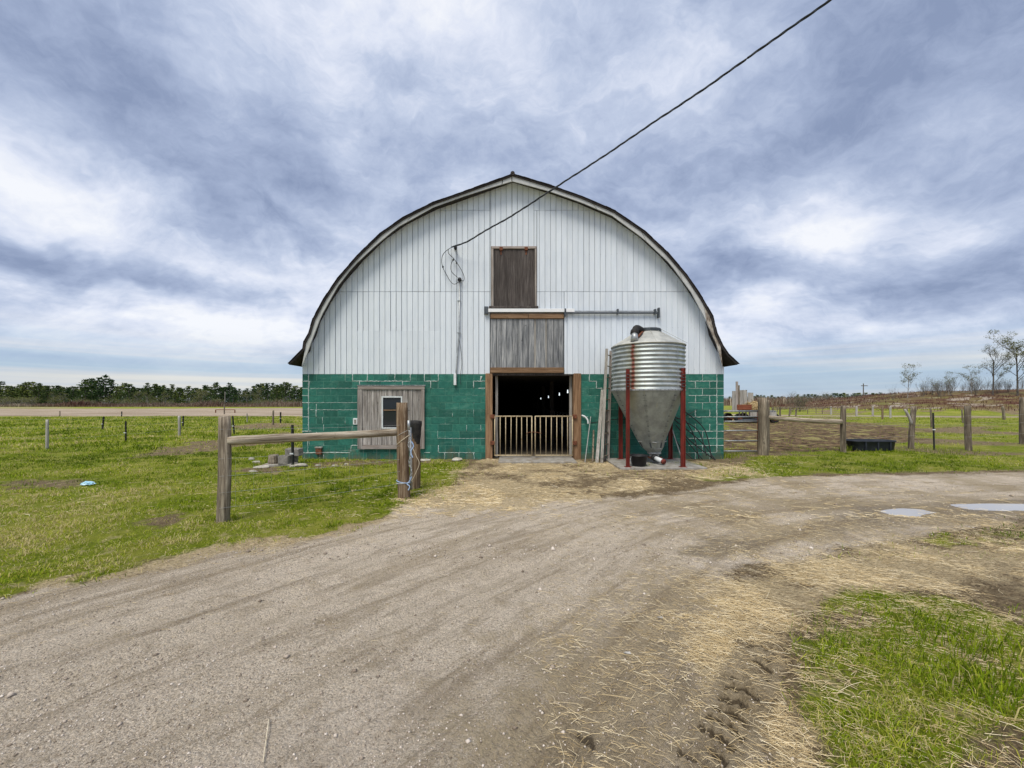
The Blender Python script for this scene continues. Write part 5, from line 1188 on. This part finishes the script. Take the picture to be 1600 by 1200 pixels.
def pine_meshes(seed, H=11, broad=1.0):
    r = random.Random(seed); cs = []; vv = []; tb = MB(); tb.tube([(0, 0, -.5), (r.uniform(-.2, .2), 0, H * .5), (r.uniform(-.3, .3), 0, H * .96)], [.22, .14, .03], 6)
    nt = r.randint(11, 15)
    for i in range(nt):
        f = .05 + .93 * i / (nt - 1); z = H * f; rad = broad * H * .31 * (1 - f) ** .55 * (r.uniform(.65, 1.25)) + .25; nb = r.randint(5, 7); a0 = r.uniform(0, 6.28)
        for j in range(nb):
            if r.random() < .10: continue
            a = a0 + 6.283 * j / nb + r.uniform(-.3, .3); L = rad * r.uniform(.6, 1.2); rise = r.uniform(.0, .35)
            tb.tube([(0, 0, z), (L * math.cos(a) * .9, L * math.sin(a) * .9, z + rise * L * .8)], [.04, .01], 3, False)
            for k in range(9):
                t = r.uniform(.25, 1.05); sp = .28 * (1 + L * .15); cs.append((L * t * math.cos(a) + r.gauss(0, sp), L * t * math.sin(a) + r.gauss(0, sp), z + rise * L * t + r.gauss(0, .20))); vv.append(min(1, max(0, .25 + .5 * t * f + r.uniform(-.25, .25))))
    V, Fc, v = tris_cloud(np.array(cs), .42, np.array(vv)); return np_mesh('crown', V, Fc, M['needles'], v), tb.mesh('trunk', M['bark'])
def bare_meshes(seed, H=9, leafy=.25,  spread=.55, m='bark', up=.55, trunk=.02, dens=5, multi=0, bud=.11):
    r = random.Random(seed); tb = MB(); tips = []
    def br(p, d_, L, rad, lev):
        n_ = 3; pts = [p]; q = p
        for i in range(n_):
            w_ = .02 if lev == 0 else .14; d_ = (d_ + Vector((r.gauss(0, w_), r.gauss(0, w_), r.gauss(0, .06) + .05))).normalized(); q = q + d_ * L / n_; pts.append(q)
        tb.tube(pts, [rad * (1 - .5 * i / n_) for i in range(n_ + 1)], 5 if lev == 0 else 3, False)
        if lev >= 4: tips.append(q); return
        nb = r.randint(3, dens) if lev else r.randint(8, 11)
        for i in range(nb):
            t = r.uniform(.35, 1) if lev else .28 + .7 * (i + 1) / nb; k = t * n_; j = min(int(k), n_ - 1); base = pts[j].lerp(pts[j + 1], k - j)
            a = r.uniform(0, 6.283); side = Vector((math.cos(a), math.sin(a), 0)); nd = (d_ * up + side * spread + Vector((0, 0, .15))).normalized()
            br(base, nd, L * (r.uniform(.42, .62) if lev else r.uniform(.30, .48)), rad * (.45 if lev else .36), lev + 1)
    for i in range(multi):
        a = r.uniform(0, 6.283); br(Vector((math.cos(a) * r.uniform(0, .1) * H, math.sin(a) * r.uniform(0, .1) * H, -.2)), Vector((math.cos(a) * r.uniform(0, .5), math.sin(a) * r.uniform(0, .5), 1)).normalized(), H * r.uniform(.45, .75), H * .0055, 2)
    if not multi: br(Vector((0, 0, -.3)), Vector((r.uniform(-.03, .03), 0, 1)), H * .86, H * trunk, 0)
    C_ = []; 
    for t in tips:
        for k in range(3):
            if r.random() < leafy * 1.6: C_.append(tuple(t + Vector((r.gauss(0, .15), r.gauss(0, .15), r.gauss(0, .12)))))
    tm = tb.mesh('trunk', M[m]); cm = None
    if C_: V, Fc, v = tris_cloud(np.array(C_), bud, rs.rand(len(C_))); cm = np_mesh('crown', V, Fc, M['budleaf'], v)
    return cm, tm, max(q[2] for q in tb.v) / H
def tree(name, ms, x, y, s, label, cat='tree', group=None, z=None, sw=1.0):
    z = g0(x, y) if z is None else z; e_ = empty(name, (x, y, z), label, cat, group, rz=rnd.uniform(0, 6.28)); s = s / (ms[2] if len(ms) > 2 else 1); e_.scale = (s * sw, s * sw, s)
    if ms[0]: link('crown', ms[0], e_)
    link('trunk', ms[1], e_); return e_
pines = [pine_meshes(i, 11, b) for i, b in enumerate((1.0, .8, 1.25, .95, 1.1, .7))]
bush = [bare_meshes(90 + i, 5, .3, .6, 'palebark', .7, .01, 5, 14, .2) for i in range(2)]
LG = 'pines of the far treeline left of the barn'
xp = -30
while xp < 486:
    far_ = rnd.choice((146, 153, 160, 168)); top = 600 + 7 * sstep(np.array(float(xp)), 120, 470) + rnd.uniform(-7, 7) + 4 * math.sin(xp * .07) + 3 * math.sin(xp * .023 + 1); s = (Z(float(top), far_)) / 11
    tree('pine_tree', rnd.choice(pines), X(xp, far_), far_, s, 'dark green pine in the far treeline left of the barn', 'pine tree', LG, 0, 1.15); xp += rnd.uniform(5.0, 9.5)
for xp in np.arange(-20, 485, 7):
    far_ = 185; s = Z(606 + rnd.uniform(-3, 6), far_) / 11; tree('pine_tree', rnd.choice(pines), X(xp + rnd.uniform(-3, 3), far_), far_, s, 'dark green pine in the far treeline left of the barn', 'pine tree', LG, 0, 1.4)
soft = [bare_meshes(30 + i, 7, .9, .7, 'palebark') for i in range(3)]; shrubs = [bare_meshes(40 + i, 5, .06, .42, 'bark', .8, .010, 5, 11) for i in range(3)]
for xp in (84, 99, 216, 230, 258, 310, 316, 386, 402): tree('bare_tree', rnd.choice(soft), X(xp, 138), 138, rnd.uniform(.75, 1.0), 'pale bare spring tree in front of the left pines', 'tree', 'pale bare trees before the left pines', 0)
# brush at the foot of the treelines, as thin upright twigs
def blades(name, x, y, z, h, wd, lean_, v, m, label, cat, kind='stuff', curl=.35, az=None):
    n = len(x); a = rs.uniform(0, 2 * np.pi, n) if az is None else az; fx, fy = np.cos(a), np.sin(a); b_ = rs.uniform(0, 2 * np.pi, n); lx, ly = np.cos(b_) * lean_ * h, np.sin(b_) * lean_ * h
    V = np.zeros((n, 5, 3), np.float32)
    V[:, 0] = np.stack([x - fx * wd / 2, y - fy * wd / 2, z], 1); V[:, 1] = np.stack([x + fx * wd / 2, y + fy * wd / 2, z], 1)
    mx, my, mz = x + lx * .35, y + ly * .35, z + h * .6; V[:, 2] = np.stack([mx + fx * wd * .4, my + fy * wd * .4, mz], 1); V[:, 3] = np.stack([mx - fx * wd * .4, my - fy * wd * .4, mz], 1)
    V[:, 4] = np.stack([x + lx, y + ly, z + h * (1 - curl * lean_)], 1)
    base = np.arange(n)[:, None] * 5; T1 = base + np.array([[0, 1, 2]]); T2 = base + np.array([[0, 2, 3]]); T3 = base + np.array([[3, 2, 4]])
    Fc = np.concatenate([T1, T2, T3]); me = np_mesh(name, V.reshape(-1, 3), Fc, m, np.repeat(v, 5)); o = bpy.data.objects.new(name, me); C.objects.link(o); return T(o, label, cat, None, kind)
BG = 'bare bushes along the foot of the left treeline'
for i in range(46):
    xp = rnd.uniform(-10, 472); Yb_ = rnd.uniform(132, 141); tree('bare_bush', rnd.choice(bush), X(xp, Yb_), Yb_, rnd.uniform(.35, .75), 'bare brown bush along the foot of the left treeline', 'bush', BG, 0, 1.5)
n = 34000; x = rs.uniform(-230, -68, n); y = rs.uniform(126, 140, n); hh = rs.uniform(.3, 2.6, n) * (.1 + 2.0 * np.clip(fbm(x * .09, y * .12, 4) - .18, 0, 1)); blades('brush', x, y, np.zeros(n) - .1, hh, rs.uniform(.05, .16, n), rs.uniform(.1, .7, n), np.clip(fbm(x * .05 + 9, y * .1, 3) + rs.uniform(-.3, .3, n), 0, 1), M['brush'], 'reddish brown bare brush along the foot of the left treeline', 'brush')
# rocky mound near the left barn corner
n = 30000; x = rs.uniform(28, 125, n); y = rs.uniform(47, 95, n); hz_ = hillz(x, y); k_ = (hz_ > .35) & (fbm(x * .1, y * .2, 4) > .42); x, y = x[k_], y[k_]; n = len(x)
blades('brush', x, y, heights(x, y, False) - .05, rs.uniform(.15, .6, n), rs.uniform(.03, .08, n), rs.uniform(.2, .9, n), np.clip(.35 * fbm(x * .2, y * .3, 3) + rs.uniform(-.1, .3, n), 0, 1), M['brush'], 'low reddish brown scrub covering the right hill', 'scrub')
# right horizon
RG = 'small conifers of the far right treeline'
xp = 1140
while xp < 1500:
    Yr = rnd.choice((285, 310, 340)); tree('pine_tree', rnd.choice(pines), X(xp, Yr), Yr, (Z(617.5 - 3 * float(sstep(np.array(float(xp)), 1220, 1330)) + rnd.uniform(-1, 3), Yr)) / 11, 'small conifer in the far treeline on the right horizon', 'conifer', RG, 0, 1.6); xp += rnd.uniform(4, 6.5)
n = 22000; x = rs.uniform(90, 330, n); y = rs.uniform(150, 260, n); blades('brush', x, y, np.zeros(n), rs.uniform(1.5, 5, n), rs.uniform(.15, .4, n), rs.uniform(.1, .6, n), rs.uniform(.3, 1, n), M['brush'], 'grey bare thicket below the right horizon conifers', 'thicket')
tall = [bare_meshes(71, 10, 1.0, .58, 'bark', .55, .016, 6, 0, .13), bare_meshes(72, 10, .5, .60, 'bark', .55, .016, 6, 0, .09), bare_meshes(73, 6, .3, .6, 'palebark', .7, .012)]
for (a, top, base, Y, k, lab, sw) in ((1590, 513, 612, 62, 0, 'tallest tree with budding crown at the right picture edge', 1.0), (1551, 528, 612, 63, 1, 'tall bare tree left of the tallest budding tree', 1.05), (1418, 568, 617, 66, 2, 'lone pale bare tree on the hill left of the others', 1.1), (1518, 570, 613, 65, 2, 'medium bare tree left of the tall bare one', 1.2), (1482, 580, 614, 66, 2, 'small bare tree in the thin row on the hill', .9)):
    x_ = X(a, Y); zb_ = g0(x_, Y); H_ = Z(top, Y) - zb_; tree('bare_tree', tall[k], x_, Y, H_ / (6 if k == 2 else 10), lab, 'tree', None, zb_, sw)
SG = 'thin bare saplings along the hill crest on the right'
for i in range(48):
    a = rnd.choice((rnd.uniform(1395, 1600), rnd.uniform(1440, 1545), rnd.uniform(1480, 1600))); Y = rnd.uniform(64, 74); x_ = X(a, Y); zb_ = g0(x_, Y); top = rnd.uniform(584, 603); tree('bare_sapling', rnd.choice(shrubs), x_, Y, max(.25, (Z(top, Y) - zb_) / 5), 'thin bare sapling on the crest of right hill', 'sapling', SG, zb_, .8)
for i in range(16):
    a = rnd.uniform(1235, 1400); Y = 120 + rnd.uniform(0, 60); tree('bare_sapling', rnd.choice(shrubs), X(a, Y), Y, max(.3, (Z(rnd.uniform(608, 617), Y)) / 5), 'low grey bare bush before the right horizon conifers', 'bush', 'grey bushes before the right horizon conifers', 0, 1.3)
for a in (1240, 1247, 1252, 1256): tree('bare_sapling', rnd.choice(shrubs), X(a, 60), 60, .5, 'low brown bare bush in the far right pasture', 'bush', 'brown bushes in the far right pasture', 0, 1.1)

# ================================================================== GRASS, STRAW, PEBBLES
def sample(x0, x1, y0, y1, dens):
    n = int((x1 - x0) * (y1 - y0) * dens); x = rs.uniform(x0, x1, n); y = rs.uniform(y0, y1, n); k = (np.abs(x) < 1.42 * y + .6) & ~((x > -5.95) & (x < 6.0) & (y > 11.02)) & ~((x > 2.5) & (x < 4.65) & (y > 9.3)); return x[k], y[k]
bx_, by_, bs_ = [], [], []
for (a0, a1, c0_, c1_, dn, sc_) in ((1.0, 6.5, 1.45, 4.2, 15000, 1.0), (1.5, 8, 4.2, 5.6, 3500, 1.1), (-9, -.6, 2.8, 6.2, 4600, 1.0), (-13, -.6, 6.2, 9, 2000, 1.25), (-17, -.8, 9, 13, 950, 1.5), (-28, -5.8, 13, 22, 300, 2.4), (-52, -7, 22, 43, 80, 3.0), (15, 55, 26, 44, 60, 2.2), (1.5, 15, 8.4, 14.5, 1100, 1.3), (5.9, 34, 14.5, 26, 170, 1.7), (-1.5, 3, 8.5, 11, 300, 1.2)):
    x, y = sample(a0, a1, c0_, c1_, dn); q = zones(x, y); clump = fbm(x * 3.1, y * 3.1, 3); fine_ = fbm(x * 12, y * 12, 2)
    pr = q['green'] * np.clip((clump - .30) * 4.0, .18, 1) * np.clip((fine_ - .25) * 3, .25, 1); pr = np.maximum(pr, .05 * (1 - q['road']) * (q['tan'] < .5))
    pr = pr * (1 - .9 * q['road']) * (1 - .55 * q['straw']); k = (rs.rand(len(x)) < pr) & ((q['gfg'] > .1) | (x < .3) | (y > 4)); bx_.append(x[k]); by_.append(y[k]); bs_.append(np.full(k.sum(), sc_) * (.55 + .9 * clump[k]))
x = np.concatenate(bx_); y = np.concatenate(by_); s = np.concatenate(bs_); z = heights(x, y) - .005; fgm = (x > .9) & (y < 4.6)
h = s * rs.uniform(.022, .060, len(x)); h = np.where(fgm, s * rs.uniform(.018, .070, len(x)), h); wd = np.where(fgm, .0033, .0055) * s ** 1.4 * rs.uniform(.6, 1.3, len(x))
dry = fbm(x * .9 + 40, y * .9, 4); v = np.clip(rs.uniform(.0, .72, len(x)) + np.where(fgm, .08, 0) + (dry - .5) * 1.5 + (fbm(x * .25, y * .25, 3) - .5) * .5 + (rs.rand(len(x)) < .07 + .22 * (dry > .56)) * .5, 0, 1)
print('grass blades', len(x)); blades('grass', x, y, z, h, wd, rs.uniform(.3, 1.5, len(x)), v, M['grass'], 'short spring grass covering pasture, verge and foreground patch', 'grass')
# longer tufts
tx, ty, th_ = [], [], []
for (a, b2, r, hh, cnt) in ((635, 726, .25, .22, 260), (1002, 730, .25, .15, 200), (1068, 727, .6, .10, 500), (1320, 703, .2, .28, 140), (1135, 716, .3, .16, 260), (349, 812, .2, .10, 200), (520, 722, 1.2, .10, 500), (1500, 1000, .4, .11, 500), (1560, 1080, .35, .13, 500), (1380, 700, .8, .15, 350), (1480, 703, 1.2, .14, 500), (310, 796, .3, .09, 250), (1140, 712, .5, .12, 250), (690, 728, .6, .10, 400), (800, 1000, 0, 0, 0)):
    if not cnt: continue
    Y = min(GY(b2), 13); cx_ = X(a, Y); tx.append(rs.normal(cx_, r * .5, cnt)); ty.append(np.minimum(rs.normal(Y, r * .35, cnt), 11.0 if abs(cx_) < 6 else 99)); th_.append(rs.uniform(.4, 1.1, cnt) * hh)
x = np.concatenate(tx); y = np.concatenate(ty); h = np.concatenate(th_); blades('grass', x, y, heights(x, y) - .005, h, rs.uniform(.004, .008, len(x)), rs.uniform(.15, .7, len(x)), np.clip(rs.uniform(0, .6, len(x)) + (rs.rand(len(x)) < .12) * .5, 0, 1), M['grass'], 'longer grass tufts at post feet and along the walls', 'grass tufts')
# straw
def strands(name, x, y, z, L, wd, m, v, label, cat, tilt=.08, az=None):
    n = len(x); a = rs.uniform(0, 2 * np.pi, n) if az is None else az; c, s_ = np.cos(a), np.sin(a); bend = rs.normal(0, .07, n) * L; dz_ = rs.normal(0, tilt, n) * L
    P0 = np.stack([x - c * L / 2, y - s_ * L / 2, z + np.maximum(-dz_, 0)], 1); P1 = np.stack([x - s_ * bend, y + c * bend, z + .004 + np.abs(dz_) * .5], 1); P2 = np.stack([x + c * L / 2, y + s_ * L / 2, z + np.maximum(dz_, 0)], 1)
    nn = np.stack([-s_ * wd / 2, c * wd / 2, np.zeros(n)], 1); up = np.zeros((n, 3)); up[:, 2] = wd * .8
    V = np.stack([P0 - nn, P0 + nn, P0 + up, P1 - nn, P1 + nn, P1 + up, P2 - nn, P2 + nn, P2 + up], 1); b0 = np.arange(n)[:, None] * 9; Fc = []
    for i in (0, 3):
        for (p, q) in ((0, 2), (2, 1)): Fc.append(b0 + np.array([[i + p, i + q, i + 3 + q, i + 3 + p]]))
    me = np_mesh(name, V.reshape(-1, 3), np.concatenate(Fc), m, np.repeat(v, 9)); o = bpy.data.objects.new(name, me); C.objects.link(o); return T(o, label, cat, None, 'stuff')
sx_, sy_ = [], []
for (a0, a1, c0_, c1_, dn) in ((.1, 6.5, 1.45, 3.2, 6500), (.2, 8, 3.2, 5.6, 3600), (-3, 8.5, 5.6, 11, 420), (-9, 0, 2.6, 8, 900)):
    x, y = sample(a0, a1, c0_, c1_, dn); q = zones(x, y); cl_ = fbm(x * 2.2, y * 2.2, 4); pr = q['straw'] * np.clip((cl_ - .38) * 5, .06, 1) + .035 * q['road'] + .20 * q['gfg'] + .13 * q['mud'] * (x > .2) + .03 * q['green']; k = rs.rand(len(x)) < pr; k &= rs.rand(len(x)) > q['trd'] * .6; sx_.append(x[k]); sy_.append(y[k])
x = np.concatenate(sx_); y = np.concatenate(sy_); ln = rs.gamma(1.3, .030, len(x)) + .010; ln = np.where(y > 5.5, ln * 1.4, ln); az_ = rs.normal(2.75, .75, len(x))
print('straw', len(x)); strands('straw', x, y, heights(x, y) + rs.uniform(.001, .012, len(x)), np.minimum(ln, .34), np.where(y > 5.5, .0036, .0014) * rs.uniform(.6, 1.4, len(x)), M['straw'], np.clip(rs.beta(2.2, 1.6, len(x)), 0, 1), 'scattered dry straw on the mud, driveway edge and doorway', 'straw', .05, az_)
# hay heap on the wagon
n = 5000; a = rs.uniform(0, 6.28, n); r = np.sqrt(rs.rand(n)); x = X(1172, Yw) + r * np.cos(a) * 1.05; y = Yw + .1 + r * np.sin(a) * .8; z = wz(641) + .02 + .62 * np.clip(1 - r ** 2, 0, 1) * rs.uniform(.75, 1.05, n)
strands('hay', x, y, z, rs.uniform(.15, .5, n), rs.uniform(.02, .04, n), M['straw'], rs.beta(2, 2.4, n), 'heap of loose hay lying on the old wagon', 'hay', .2)
bm = bmesh.new(); bmesh.ops.create_uvsphere(bm, u_segments=20, v_segments=10, radius=1)
for v in bm.verts: k = 1 + rnd.uniform(-.06, .06); v.co = Vector((v.co.x * 1.0 * k, v.co.y * .75 * k, max(0, v.co.z) * .56 * k))
me = bpy.data.meshes.new('hay'); bm.to_mesh(me); bm.free(); a_ = me.attributes.new('v', 'FLOAT', 'POINT'); a_.data.foreach_set('value', [rnd.uniform(.1, .6) for _ in me.vertices]); me.materials.append(M['straw']); o = link('hay_heap', me, None, (X(1172, Yw), Yw + .1, wz(641) + .01)); T(o, 'rounded core of the hay heap on old wagon', 'hay', None, 'stuff')
# pebbles
sx_, sy_ = [], []
for (a0, a1, c0_, c1_, dn) in ((-5, 4, 1.4, 2.6, 2600), (-6, 6, 2.6, 4.5, 1000), (-6, 10, 4.5, 8, 260)):
    x, y = sample(a0, a1, c0_, c1_, dn); q = zones(x, y); k = rs.rand(len(x)) < np.clip(q['road'] * (1 - .8 * q['mud']) * (.25 + fbm(x * 2, y * 2, 3)) + .04 * q['mud'], 0, 1); sx_.append(x[k]); sy_.append(y[k])
x = np.concatenate(sx_); y = np.concatenate(sy_); n = len(x); z = heights(x, y); r = rs.gamma(3.0, .00095, n) + .0012; r *= np.where(y > 4, 1.5, 1.0) * np.where(rs.rand(n) < .015, 2.4, 1.0)
octv = np.array([(1, 0, 0), (0, 1, 0), (-1, 0, 0), (0, -1, 0), (0, 0, .7), (0, 0, -.5)]); octf = np.array([(0, 1, 4), (1, 2, 4), (2, 3, 4), (3, 0, 4), (1, 0, 5), (2, 1, 5), (3, 2, 5), (0, 3, 5)])
V = octv[None] * r[:, None, None] * rs.uniform(.6, 1.4, (n, 6, 1)); ca = rs.uniform(0, 6.28, n); Vx = V[:, :, 0] * np.cos(ca)[:, None] - V[:, :, 1] * np.sin(ca)[:, None]; Vy = V[:, :, 0] * np.sin(ca)[:, None] + V[:, :, 1] * np.cos(ca)[:, None]
V = np.stack([Vx + x[:, None], Vy + y[:, None], V[:, :, 2] + (z + r * .2)[:, None]], 2); Fc = (np.arange(n)[:, None, None] * 6 + octf[None]).reshape(-1, 3); print('pebbles', n)
me = np_mesh('gravel', V.reshape(-1, 3), Fc, M['pebble'], np.repeat(rs.rand(n), 6)); o = bpy.data.objects.new('gravel', me); C.objects.link(o); T(o, 'loose small gravel lying on the driveway', 'gravel', None, 'stuff')
